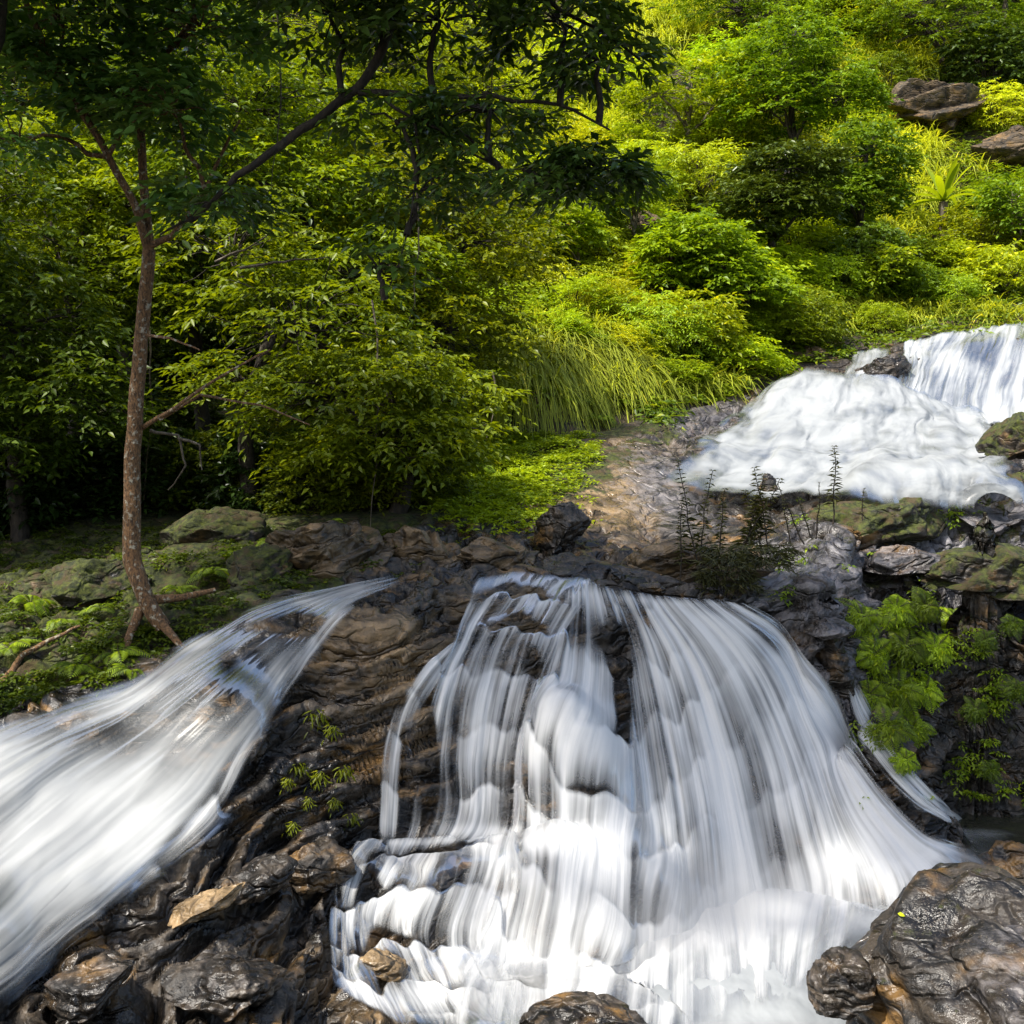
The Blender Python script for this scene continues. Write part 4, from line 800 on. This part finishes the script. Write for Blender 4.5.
# named clumps that the picture shows clearly
for a in (('feathery', 560, 262, .85), ('lime', 545, 305, .6), ('leafy', 580, 318, .55), ('lime', 612, 322, .6), ('tiered', 520, 318, .55), ('lime', 600, 300, .6), ('feathery', 640, 350, .5), ('leafy', 560, 340, .4), ('lime', 500, 325, .5), ('feathery', 590, 352, .35), ('bushy', 625, 362, .4), ('feathery', 655, 345, .8), ('tiered', 690, 360, .75), ('tiered', 735, 375, .6), ('leafy', 770, 345, .75), ('dark', 800, 335, .65), ('lime', 640, 195, 1.0), ('feathery', 615, 225, .9),
          ('tiered', 725, 300, .9), ('leafy', 680, 300, .9), ('dark', 650, 270, .8), ('dark', 705, 330, .6), ('tiered', 770, 290, .8), ('dark', 860, 290, .9), ('leafy', 830, 300, .7), ('tiered', 920, 270, .7), ('leafy', 980, 260, .9), ('tiered', 1000, 290, .8),
          ('dark', 905, 300, .7), ('leafy', 950, 305, .55), ('glossy', 985, 95, 1.2), ('dark', 1015, 60, 1.3), ('leafy', 870, 40, 1.2), ('bushy', 1000, 130, .9), ('dark', 880, 100, .8),
          ('leafy', 720, 165, 1.1), ('feathery', 700, 200, 1.1), ('lime', 740, 140, 1.0), ('leafy', 620, 165, .9), ('dark', 810, 240, .8), ('tiered', 800, 262, .8), ('leafy', 840, 235, .7),
          ('lime', 590, 100, 1.3), ('bushy', 560, 180, 1.1), ('lime', 520, 130, 1.3), ('leafy', 500, 200, 1.1), ('lime', 470, 160, 1.2), ('bushy', 850, 20, 1.4), ('dark', 820, 30, 1.2), ('leafy', 900, 0, 1.5),
          ('feathery', 530, 240, 1.0), ('lime', 490, 290, .9), ('feathery', 475, 350, .8), ('tiered', 675, 385, .4), ('leafy', 740, 345, .6), ('leafy', 1010, 215, .9),
          ('dark', 1015, 250, .8), ('dark', 560, 225, .9), ('leafy', 590, 270, .8), ('bushy', 640, 310, .6), ('tiered', 800, 320, .5), ('leafy', 880, 330, .4), ('leafy', 1015, 0, 1.6), ('bushy', 480, 40, 1.6), ('leafy', 730, 90, 1.1), ('bushy', 770, 150, 1.0), ('lime', 845, 140, .9), ('leafy', 1080, 290, .9), ('dark', 1110, 240, 1.1), ('lime', 1100, 180, 1.2), ('tiered', 1160, 290, 1.0), ('leafy', 1170, 130, 1.4), ('dark', 1090, 80, 1.5)):
    shrub(a[0], a[1], a[2], a[3] * 1.05)
# understorey in the left forest; dark kinds and dimmed tint paint in the forest shade
for a in (('glossy', 20, 520, .75), ('glossy', 85, 515, .7), ('glossy', 150, 508, .7), ('dark', 215, 505, .65), ('glossy', 265, 508, .6), ('dark', 320, 510, .55), ('leafy', 375, 508, .55), ('glossy', -40, 525, .8), ('dark', 425, 500, .45), ('glossy', 40, 470, .8), ('glossy', 110, 455, .9), ('glossy', 0, 500, .7), ('glossy', 180, 470, .8), ('leafy', 290, 470, .7), ('dark', 340, 480, .6), ('leafy', 440, 470, .45), ('dark', 400, 400, 1.2), ('glossy', 250, 380, 1.4), ('glossy', 100, 380, 1.5), ('glossy', 0, 380, 1.5), ('leafy', 60, 300, 1.6), ('leafy', 160, 300, 1.6),
          ('leafy', 330, 300, 1.6), ('leafy', 420, 290, 1.4), ('leafy', 240, 220, 2.0), ('leafy', 100, 210, 2.2), ('leafy', 0, 180, 2.3), ('leafy', 360, 200, 2.0), ('lime', 180, 120, 2.4), ('lime', 300, 100, 2.4), ('lime', 60, 90, 2.4), ('lime', 410, 110, 2.2), ('lime', 120, 20, 2.6), ('lime', 240, 10, 2.6), ('lime', 360, 10, 2.6), ('lime', 0, 10, 2.8), ('bushy', 460, -10, 2.2)):
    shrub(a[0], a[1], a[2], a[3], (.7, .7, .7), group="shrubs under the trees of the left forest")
LM2 = [("the leaning trunk", 140, 420), ("the overhanging bough", 330, 120), ("the low spreading tree", 410, 420), ("the left picture edge", 0, 300), ("the top left picture corner", 0, 0), ("the forked stem", 149, 250)]
labs = {}
for root, kind, px, py, s, lab in SHR:
    lm = LM2 if 'left forest' in root['group'] else LM
    nm, lx, ly = min(lm, key=lambda t: math.hypot(px - t[1], (py - t[2])))
    dx_, dy_ = px - lx, py - ly
    d_ = ("just " if math.hypot(dx_, dy_) < 45 else "") + (("right of" if dx_ > 0 else "left of") if abs(dx_) > 1.6 * abs(dy_) else ("below" if dy_ > 0 else "above") if abs(dy_) > 1.6 * abs(dx_) else ("below and right of" if dx_ > 0 else "below and left of") if dy_ > 0 else ("above and right of" if dx_ > 0 else "above and left of"))
    labs.setdefault(f"{WORD[kind]} shrub {d_} {nm}", []).append((px, root))
ORD = ["leftmost", "second from left", "third from left", "fourth from left", "fifth from left"]
for t, lst in labs.items():
    lst.sort(key=lambda q: q[0])
    for i, (_, root) in enumerate(lst): root['label'] = t if len(lst) == 1 else f"{t}, {ORD[i]}"

# palm-like rosette on the hillside
Yp = float(cast(947, 240)[0]) - .5; c = P(947, 226, Yp); root = empty('palm_plant', c, label="palm-like plant with a bright rosette of long leaves on a short brown stem", category='palm plant')
r = RS(31); V, Fc = tubes([(wig((0, 0, -1.2), (-.08, 0, .55), 6, .1, r), np.linspace(.14, .10, 6))], 10); mesh_np('trunk', V, Fc, BARK_G, True, parent=root)
for k in range(17):
    a_ = k * 2.4 + r.normal(0, .15); el = r.uniform(.2, 1.3); Lf = r.uniform(1.05, 1.4); n8 = 9; t = np.linspace(0, 1, n8)
    x = Lf * t * math.cos(el); z = Lf * t * math.sin(el) - .55 * Lf * t ** 2.2 * math.cos(el)
    mid = np.c_[x * math.cos(a_) - .08, x * math.sin(a_), z + .55]; sd2 = np.array([-math.sin(a_), math.cos(a_), 0]); w_ = .085 * np.sin(np.clip(t * 1.02 + .05, 0, 1) * math.pi) ** .6
    V = np.stack([mid + sd2 * w_[:, None] + [0, 0, .03], mid, mid - sd2 * w_[:, None] + [0, 0, .03]], 1).reshape(-1, 3)
    mesh_np('frond', V, grid_faces(n8, 3), FERN, False, dict(rnd=np.full(len(V), r.rand() * .9), clump=np.full(len(V), r.rand())), parent=root).color = (1.5, 1.35, .8, 1)

# ferns
def frond_mesh(r, n_f, L, lw, arch=.7, pitch=.7, pinn=16, dirn=None, spread=6.28):
    parts = []; ribs = []
    for k in range(n_f):
        a_ = (dirn if dirn is not None else 0) + (r.uniform(-.5, .5) * spread); el = r.normal(pitch, .2); Lf = L * r.uniform(.7, 1.2); t = np.linspace(.08, 1, pinn)
        hx = Lf * t * math.cos(el); hz = Lf * t * math.sin(el) - arch * Lf * t ** 2
        mid = np.c_[hx * math.cos(a_), hx * math.sin(a_), hz]; ribs.append((mid[::3], np.linspace(.005, .002, len(mid[::3]))))
        tg = np.gradient(mid, axis=0); tg /= np.linalg.norm(tg, axis=1)[:, None]; sd2 = np.array([-math.sin(a_), math.cos(a_), 0])
        pl = lw * np.sin(np.clip(t * .93 + .12, 0, 1) * math.pi) ** .7
        for sg in (1, -1):
            D_ = tg * .5 + sd2 * sg; D_[:, 2] -= .15; D_ /= np.linalg.norm(D_, axis=1)[:, None]
            U = np.cross(D_, tg) * sg; U = np.where(U[:, 2:3] < 0, -U, U)
            V, Fc, kk = leaves(mid, D_, U, pl, Lf / pinn * .62, .25); parts.append((V, Fc, np.repeat(r.rand(pinn), kk), np.full(len(V), r.rand())))
    return join(parts), tubes(ribs, 4)
FP = []
for sd_ in (1, 2, 3):
    (V, Fc, a, b), (V2, F2) = frond_mesh(RS(40 + sd_), 9, .42, .11, .75, .75); o1 = mesh_np('fronds', V, Fc, FERN, False, dict(rnd=a, clump=b)); o2 = mesh_np('stalks', V2, F2, OLIVE, False, dict(rnd=np.full(len(V2), .5), clump=np.full(len(V2), .5)))
    FP.append((o1.data, o2.data)); bpy.data.objects.remove(o1); bpy.data.objects.remove(o2)
ALP = []
for sd_ in (1, 2, 3):
    r = RS(500 + sd_); C, d = blob_pts((0, 0, 0), (.19, .12, .17), 30, r, .4, -1); V, Fc, a, b = sprays(C, d * .4 + np.array([0, -1, .2]), r, 3, 6, .12, .06, .02, .6, .9, False, -.1, .35, .5 + .5 * d[:, 2]); o1 = mesh_np('foliage', V, Fc, FERN, False, dict(rnd=a, clump=b)); ALP.append(o1.data); bpy.data.objects.remove(o1)
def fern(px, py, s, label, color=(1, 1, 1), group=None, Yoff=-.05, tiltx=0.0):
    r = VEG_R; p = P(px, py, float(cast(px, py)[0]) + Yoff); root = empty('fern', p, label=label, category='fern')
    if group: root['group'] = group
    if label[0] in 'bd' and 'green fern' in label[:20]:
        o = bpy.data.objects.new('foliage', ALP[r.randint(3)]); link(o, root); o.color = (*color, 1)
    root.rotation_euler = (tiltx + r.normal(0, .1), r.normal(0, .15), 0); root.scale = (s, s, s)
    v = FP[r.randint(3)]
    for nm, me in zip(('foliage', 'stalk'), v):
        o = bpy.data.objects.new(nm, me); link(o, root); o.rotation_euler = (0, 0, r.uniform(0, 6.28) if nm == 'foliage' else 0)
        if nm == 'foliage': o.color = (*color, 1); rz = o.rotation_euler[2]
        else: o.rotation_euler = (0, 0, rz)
G1 = "ferns hanging on the dark alcove wall"
ALC = [(862, 618, 1.2, "below the pale capping slab"), (895, 610, 1.2, "at the top of the bright patch"), (925, 606, 1.1, "under the mossy ledge"), (955, 622, 1.2, "right of the brightest ferns"), (872, 655, 1.25, "at the left of the bright patch"), (905, 648, 1.3, "in the middle of the bright patch"), (935, 650, 1.1, "on the right of the bright patch"),
       (868, 695, 1.2, "beside the top of the side trickle"), (898, 688, 1.3, "low in the middle of the bright patch"), (925, 690, 1.0, "low on the right of the bright patch"), (885, 728, 1.1, "lower left, right above the trickle"), (912, 728, 1.0, "at the bottom of the bright patch"), (905, 760, .7, "lowest on the alcove wall"),
       (985, 640, .7, "in the dark part near the right edge"), (1012, 625, .7, "at the right edge of the picture, upper"), (1015, 690, .7, "at the right edge of the picture, lower"), (975, 710, .8, "alone in the dark middle of the alcove"), (990, 770, .6, "near the foot of the alcove wall")]
for i, (x, y, s, w) in enumerate(ALC):
    s *= .62; dk = i > 12; fern(x, y, s, f"{'dull' if dk else 'bright'} green fern {w}", (.45, .5, .45) if dk else tuple((lambda k: k * v)(.85 + .35 * math.sin(i * 2.3)) for v in (1.15, 1.15, .8)), G1, -.28 if dk else -.09, .9)  # dull copies carry the shade of the recess in their leaf tint
G2 = "ferns on the mossy left bank"
for x, y, s, w in ((78, 668, .75, "bright, nearest the white water at left"), (118, 655, .7, "bright, just left of the trunk's foot"), (130, 672, .5, "small, at the very edge of the chute"), (30, 605, .8, "high on the bank at the left edge"), (10, 650, .7, "low on the bank at the left edge"), (210, 575, .8, "right of the trunk among mossy stones"), (235, 560, .7, "beside the mossy rounded rock"),
                   (60, 625, .6, "above the reddish fallen root"), (100, 610, .5, "left of the trunk, half way up"), (180, 590, .5, "against the right side of the trunk"), (270, 545, .7, "on top of the layered brown rock's left end"), (330, 525, .6, "behind the layered brown rock")):
    fern(x, y, s, f"green fern {w}", (1.0, 1.0, .9), G2, -.02)
G3 = "ferns at the foot of the hillside"
for x, y, s, w in ((600, 420, 1.1, "below the dark recessed wall"), (570, 400, 1.2, "right beside the hanging grass"), (625, 405, .9, "right of the recessed wall"), (480, 470, .8, "on the bright green patch"), (455, 500, .8, "at the left of the bright green patch"), (905, 275, 1.4, "below left of the palm-like plant"), (975, 235, 1.3, "right of the palm-like plant")):
    fern(x, y, s, f"fresh green fern {w}", (1.0, 1.05, .9), G3, -.05)

# leafy tufts on the dark rock face between the falls
r = RS(61)
TFT = [(318, 712, "topmost"), (335, 728, "second from top"), (300, 765, "left of the largest"), (322, 775, "largest"), (345, 768, "nearest the narrow trickle"), (310, 800, "below the largest"), (335, 800, "low, nearest the narrow trickle"), (295, 825, "lowest, at the left"), (352, 815, "lowest, at the right"), (290, 780, "far left, small")]
protos = []
for k in range(2):
    C = r.normal(0, .02, (5, 3)); C[:, 2] = np.abs(C[:, 2]); V, Fc, a, b = sprays(C, np.c_[r.normal(0, 1, 5), -np.ones(5), r.normal(0, .2, 5)], r, 3, 3, .07, .06, .011, .3, 1.5, True, 0, .7)
    o = mesh_np('leaf_tuft', V, Fc, LIME, False, dict(rnd=a, clump=b)); protos.append(o.data); bpy.data.objects.remove(o)
for i, (x, y, w) in enumerate(TFT):
    p = P(x, y, float(cast(x, y)[0]) - .04); o = bpy.data.objects.new('leaf_tuft', protos[i % 2]); link(o, None, label=f"small yellow-green leaf tuft on the dark rock face, {w} one", category='plant', group="leaf tufts on the dark rock face")
    o.location = p; o.rotation_euler = (.3, 0, r.uniform(-.6, .6)); s = r.uniform(.7, 1.25); o.scale = (s, s, s); o.color = (.45, .45, .5, 1)

# dark shrub at the lip and tall thin plants around it
def stem_plant(x, y, Y, h, lab, seed, lean=0.0, nst=1, top=.3, ll=.09, whorls=22, color=(1, 1, 1), group="tall thin plants above the fall", name='stem_plant', start=.25):
    r = RS(seed); p = P(x, y, Y); root = empty(name, p, label=lab, category='plant', group=group); st = []; parts = []
    for k in range(nst):
        q = wig((r.normal(0, .02) * nst, 0, -.08), (lean + r.normal(0, .12) * (nst > 1), r.normal(0, .05) * (nst > 1), h * (1 if k == 0 else r.uniform(.6, 1))), 9, .10, r); st.append((q, np.linspace(.008, .003, 9)))
        t = np.linspace(start, 1, whorls); c_ = np.array([[np.interp(tt, np.linspace(0, 1, 9), q[:, j]) for j in range(3)] for tt in t])
        C = np.repeat(c_, 3, 0); n_l = len(C); az = np.arange(n_l) * 2.4 + r.normal(0, .3, n_l); el = r.normal(.25, .25, n_l)
        Dl = np.c_[np.cos(az) * np.cos(el), np.sin(az) * np.cos(el), np.sin(el)]; L = ll * (1.1 - .7 * np.repeat(np.linspace(0, 1, whorls), 3)) * r.uniform(.7, 1.2, n_l)
        V, Fc, kk = leaves(C, Dl, np.tile([0, 0, 1.0], (n_l, 1)) + r.normal(0, .2, (n_l, 3)), L, .022, .3); parts.append((V, Fc, np.repeat(r.rand(n_l), kk), np.full(len(V), .5)))
    V, Fc, a, b = join(parts); o = mesh_np('foliage', V, Fc, OLIVE, False, dict(rnd=a, clump=b), parent=root); o.color = (*color, 1)
    V, Fc = tubes(st, 5); mesh_np('stem', V, Fc, BARK_D, True, parent=root)
stem_plant(834, 515, 9.6, .60, "tallest thin plant with whorled leaves standing before the white pool", 71, ll=.10)
stem_plant(700, 570, 9.3, .92, "thin leafy plant left of the dark lip shrub", 72, -.12, 2, ll=.11)
stem_plant(735, 555, 9.35, .68, "thin leafy plant rising straight above the dark lip shrub", 73, .02, 2, ll=.12)
stem_plant(765, 545, 9.4, .66, "dense thin plant right of the dark lip shrub", 74, -.02, 2, ll=.12)
stem_plant(718, 560, 9.3, .60, "short thin plant between the two leafy ones at left", 75, .06, 1, ll=.09)
stem_plant(800, 535, 9.6, .45, "nearly bare twiggy stem left of the tallest thin plant", 76, -.14, 2, ll=.03, whorls=12)
stem_plant(815, 530, 9.7, .42, "bare twiggy stem just left of the tallest thin plant", 77, -.05, 2, ll=.035, whorls=12)
stem_plant(862, 512, 10.3, .22, "small sprig on the moss-topped hump", 78, .02, 1, ll=.04, whorls=8)
stem_plant(688, 575, 9.2, .6, "leftmost thin plant over the ochre rock", 79, -.05, 1, ll=.08)
r = RS(81); p = P(728, 598, 8.85); root = empty('lip_shrub', p, label="dark olive shrub growing on the lip in the middle of the fall's top", category='shrub')
C, d = blob_pts((0, 0, .20), (.25, .2, .24), 70, r, .3, -.6); V, Fc, a, b = sprays(C, d, r, 3, 5, .08, .085, .013, .2, 1.3, False, .2, .1); mesh_np('foliage', V, Fc, OLIVE, False, dict(rnd=a, clump=b), parent=root).color = (.8, .8, .8, 1)
C, d = blob_pts((.30, .1, .32), (.26, .2, .13), 50, r, .3, -.6); V, Fc, a, b = sprays(C, d, r, 3, 5, .08, .08, .013, .2, 1.3, False, .2, .1); mesh_np('foliage', V, Fc, OLIVE, False, dict(rnd=a, clump=b), parent=root)
V, Fc = tubes([(wig((0, 0, -.15), (r.normal(0, .15), 0, .25), 6, .2, r), np.linspace(.01, .004, 6)) for _ in range(10)], 5); mesh_np('stem', V, Fc, BARK_D, True, parent=root)

# bare branches and roots
def branch(name, lab, cat, pls, mat, seed, rad):
    r = RS(seed); pos = P(*pls[0][0]); root = None; out = []
    for pl in pls:
        A_ = [P(*c) for c in pl]; q = [A_[0]]
        for i in range(len(A_) - 1): q += list(wig(A_[i], A_[i + 1], 5, .12, r)[1:])
        out.append((np.array(q) - pos, np.linspace(rad, rad * .3, len(q))))
    V, Fc = tubes(out, 7); o = mesh_np(name, V, Fc, mat, True); o.location = pos; o['label'] = lab; o['category'] = cat
branch('root', "reddish bare root snaking across the bank at the left edge", 'root', [[(-20, 690, 7.75), (5, 680, 7.8), (22, 655, 7.95), (50, 640, 8.05), (80, 626, 8.2)]], BARK_W, 91, .035)
branch('dead_branch', "pale twisted bare branch low in the dark forest right of the trunk", 'branch', [[(150, 430, 8.6), (178, 435, 8.7), (186, 465, 8.7), (168, 490, 8.8)], [(178, 438, 8.7), (200, 445, 8.7), (202, 470, 8.8)]], BARK_G, 92, .014)
branch('dead_branch', "thin bare branch forking in front of the pale green sprays", 'branch', [[(215, 262, 9.5), (245, 250, 9.5), (272, 232, 9.5)], [(240, 268, 9.5), (285, 262, 9.5), (328, 257, 9.5)]], BARK_G, 93, .014)
for k, (x, y0, y1, w) in enumerate(((490, -40, 150, "near the tip of the overhanging bough"), (277, 10, 190, "left of the middle of the bough"), (415, 180, 320, "under the middle of the bough"), (372, 300, 560, "in front of the low spreading tree"), (150, 330, 500, "just right of the leaning trunk"), (492, 370, 440, "in front of the pale rock wall"))):
    branch('vine', f"thin vine hanging {w}", 'vine', [[(x, y0, 7.5 + k), (x + 4, (y0 + y1) / 2, 7.5 + k), (x - 6, y1, 7.5 + k)]], BARK_G, 94 + k, .007 + .001 * k)
co_ = np.empty(len(BIG.data.vertices) * 3); BIG.data.vertices.foreach_get('co', co_); co_ = co_.reshape(-1, 3) + np.array(BIG.location)
sc_ = np.hypot(co_[:, 0] / co_[:, 1] * F + 512 - 893, HZ - co_[:, 2] / co_[:, 1] * F - 905); vi = np.where(sc_ < 12)[0]; vi = vi[co_[vi, 1].argmin()] if len(vi) else sc_.argmin()
r = RS(88); V, Fc, kk = leaves(np.array([co_[vi] + [0, -.012, .012]]), np.array([[.8, -.3, -.1]]), np.array([[0, -.6, .8]]), .04, .022, .2, True); mesh_np('fallen_leaf', V, Fc, LIME, False, dict(rnd=np.full(len(V), .9), clump=np.full(len(V), 1.)), label="single yellow fallen leaf lying on the big glossy boulder", category='leaf')

# ------------------------------------------------------------------ stuff: undergrowth, bank cover, grass
def ground_pts(n, r, rect, mask=None):
    px = r.uniform(rect[0], rect[2], n); py = r.uniform(rect[1], rect[3], n); Y = cast(px, py); x = (px - 512) / F * Y
    return np.c_[x, Y, Hxy(x, Y)], px, py
def in_water(px, py):
    return ((px > 640) & (py > 330 + 0 * px) & (py > np.interp(px, [640, 700, 760, 840, 900, 1024], [440, 405, 385, 352, 345, 328]))) | ((px > 590) & (py > 425))
GS1 = [(890, 160, 45, 22, 5600), (905, 190, 40, 14, 2400), (870, 75, 40, 20, 2600), (905, 55, 40, 16, 2600), (860, 130, 20, 20, 1200), (650, 20, 50, 26, 4600), (700, 25, 30, 18, 1500), (890, 225, 30, 14, 1400), (835, 150, 16, 20, 800), (1000, 120, 30, 12, 800),
          (740, 230, 20, 14, 600), (640, 200, 25, 25, 1400), (600, 130, 30, 30, 1400), (560, 60, 40, 30, 1400), (560, 215, 25, 20, 900), (700, 160, 30, 20, 900)]
def grassy(px, py): return np.any([((px - a) / c) ** 2 + ((py - b) / d) ** 2 < .9 for a, b, c, d, _ in GS1], axis=0)
r = RS(111)
C, px, py = ground_pts(11000, r, (430, -30, 1290, 425)); ok = ~in_water(px, py) & ~grassy(px, py) & ~((px < 640) & (py > 400)); C = C[ok]
sl = fbm(C * .5, 3, 9); out = np.c_[r.normal(0, .6, len(C)), -np.ones(len(C)), np.zeros(len(C))]; C = C + [0, -.05, .1]
p1 = sprays(C, out, r, 3, 5, .26, .13, .055, .3, 1.3, False, .15, .1, np.clip(.5 + sl, 0, 1))
V, Fc, a, b = p1; mesh_np('undergrowth', V, Fc, MIDL, False, dict(rnd=a, clump=b), kind='stuff').color = (.9, .9, .8, 1)  # darker leaf colour paints the shaded gaps between the shrubs
C, px, py = ground_pts(5000, r, (-60, -30, 520, 410)); sl = fbm(C * .5, 3, 9); out = np.c_[r.normal(0, .6, len(C)), -np.ones(len(C)), np.zeros(len(C))]
V, Fc, a, b = sprays(C + [0, 0, .15], out, r, 3, 5, .26, .13, .055, .3, 1.3, False, .15, .1, np.clip(.4 + sl, 0, 1)); mesh_np('undergrowth', V, Fc, MIDL, False, dict(rnd=a, clump=b), kind='stuff')
C, px, py = ground_pts(4200, r, (-40, 525, 420, 720)); edge = np.interp(px, [0, 60, 130, 180, 250, 330, 420], [705, 690, 678, 640, 600, 575, 560]); ok = (py < edge) & (fbm(C * 2.5, 3, 12) > -.08); C = C[ok]
out = np.c_[r.normal(0, 1, len(C)), -np.ones(len(C)), np.zeros(len(C))]; V, Fc, a, b = sprays(C + [0, 0, .01], out, r, 3, 4, .07, .045, .022, .2, 1.4, False, .2, 0, np.clip(.45 + fbm(C * 2, 2, 4), 0, 1)); mesh_np('ground_cover', V, Fc, MIDL, False, dict(rnd=a, clump=b), kind='stuff').color = (.5, .5, .42, 1)
C, px, py = ground_pts(5200, r, (425, 435, 600, 535)); w_ = np.exp(-(((px - 492) / 50) ** 2 + ((py - 482) / 30) ** 2)) + np.exp(-(((px - 540) / 50) ** 2 + ((py - 448) / 14) ** 2)); ok = r.rand(len(px)) < w_ * 1.3; C = C[ok]
out = np.c_[r.normal(0, 1, len(C)), -np.ones(len(C)), np.zeros(len(C))]; V, Fc, a, b = sprays(C + [0, 0, .03], out, r, 3, 4, .09, .06, .026, .2, 1.4, False, .3, 0, np.clip(.5 + fbm(C * 2, 2, 4), 0, 1)); mesh_np('ground_cover', V, Fc, FERN, False, dict(rnd=a, clump=b), kind='stuff').color = (1.3, 1.2, .8, 1)
# shade-loving leaves on ledges at the right
C, px, py = ground_pts(1500, r, (780, 490, 1060, 800)); ok = (fbm(C * 2.2, 3, 19) > .12) & ((px > 850) | (py < 600)); C = C[ok]
out = np.c_[r.normal(0, 1, len(C)), -np.ones(len(C)), np.zeros(len(C))]; V, Fc, a, b = sprays(C + [0, -.03, .02], out, r, 3, 4, .07, .045, .02, .3, 1.4, False, .1, .2); mesh_np('ground_cover', V, Fc, MIDL, False, dict(rnd=a, clump=b), kind='stuff').color = (1.2, 1.2, .8, 1)
def blades(C, r, L, w, lean, hang=.5, az0=-1.57, azs=1.2):
    n = len(C); az = az0 + r.normal(0, azs, n); L = L * r.uniform(.6, 1.2, n); hang = hang * r.uniform(.5, 1.5, n); el = r.normal(lean, .38, n); out = []
    side = np.c_[-np.sin(az), np.cos(az), np.zeros(n)]
    for t in (0, .35, .7, 1.0):
        h = L * t * np.cos(el); z = L * t * np.sin(el) - hang * L * t ** 2; m = C + np.c_[np.cos(az) * h, np.sin(az) * h, z]
        ww = (w * (1 - t ** 1.5) + .002)[:, None] if np.ndim(w) else w * (1 - t ** 1.5) + .002
        out += [m + side * ww, m - side * ww]
    V = np.stack(out, 1); f = np.array([[0, 1, 3, 2], [2, 3, 5, 4], [4, 5, 7, 6]]); Fc = (f[None] + (np.arange(n) * 8)[:, None, None]).reshape(-1, 4)
    return V.reshape(-1, 3), Fc, np.repeat(r.rand(n), 8)
GRASS = leaf_mat("sunlit_grass", (.15, .20, .02), (.42, .46, .04), .40, .5)
def grass_at(spots, seed, L, w, lean, hang, name='grass', mat=GRASS, color=(1, 1, 1)):
    r = RS(seed); Cs = []
    for (x, y, rx, ry, n) in spots:
        nt = max(n // 25, 1); px = x + rx * r.normal(0, .55, nt); py = y + ry * r.normal(0, .55, nt); Y = cast(px, py); X = (px - 512) / F * Y
        base = np.repeat(np.c_[X, Y, Hxy(X, Y)], 25, 0); base[:, :2] += r.normal(0, .07, (len(base), 2)); Cs.append(base)
    C = np.vstack(Cs); V, Fc, a = blades(C, r, L, w, lean, hang)
    cl = np.repeat(np.clip(.5 + .7 * fbm(C * 1.2, 2, 3), 0, 1), 8); mesh_np(name, V, Fc, mat, False, dict(rnd=a, clump=cl), kind='stuff').color = (*color, 1)
grass_at(GS1, 121, 1.05, .022, 1.0, .8)
grass_at([(880, 300, 40, 14, 1500), (820, 305, 25, 12, 700), (930, 310, 40, 10, 1100), (620, 300, 16, 30, 1800), (575, 310, 24, 14, 1500), (530, 335, 26, 16, 2400), (605, 340, 20, 14, 1400), (635, 375, 22, 14, 1800), (480, 300, 20, 40, 1600), (700, 385, 40, 8, 700), (860, 320, 40, 6, 600), (990, 315, 30, 5, 500), (560, 375, 40, 14, 1600)], 122, .8, .015, .9, .9, color=(.85, .85, .8))
grass_at([(532, 355, 20, 8, 2600), (515, 360, 18, 8, 2000), (560, 350, 18, 10, 2000), (612, 352, 16, 8, 1600)], 123, 1.25, .011, .5, 1.5, color=(.7, .7, .7))
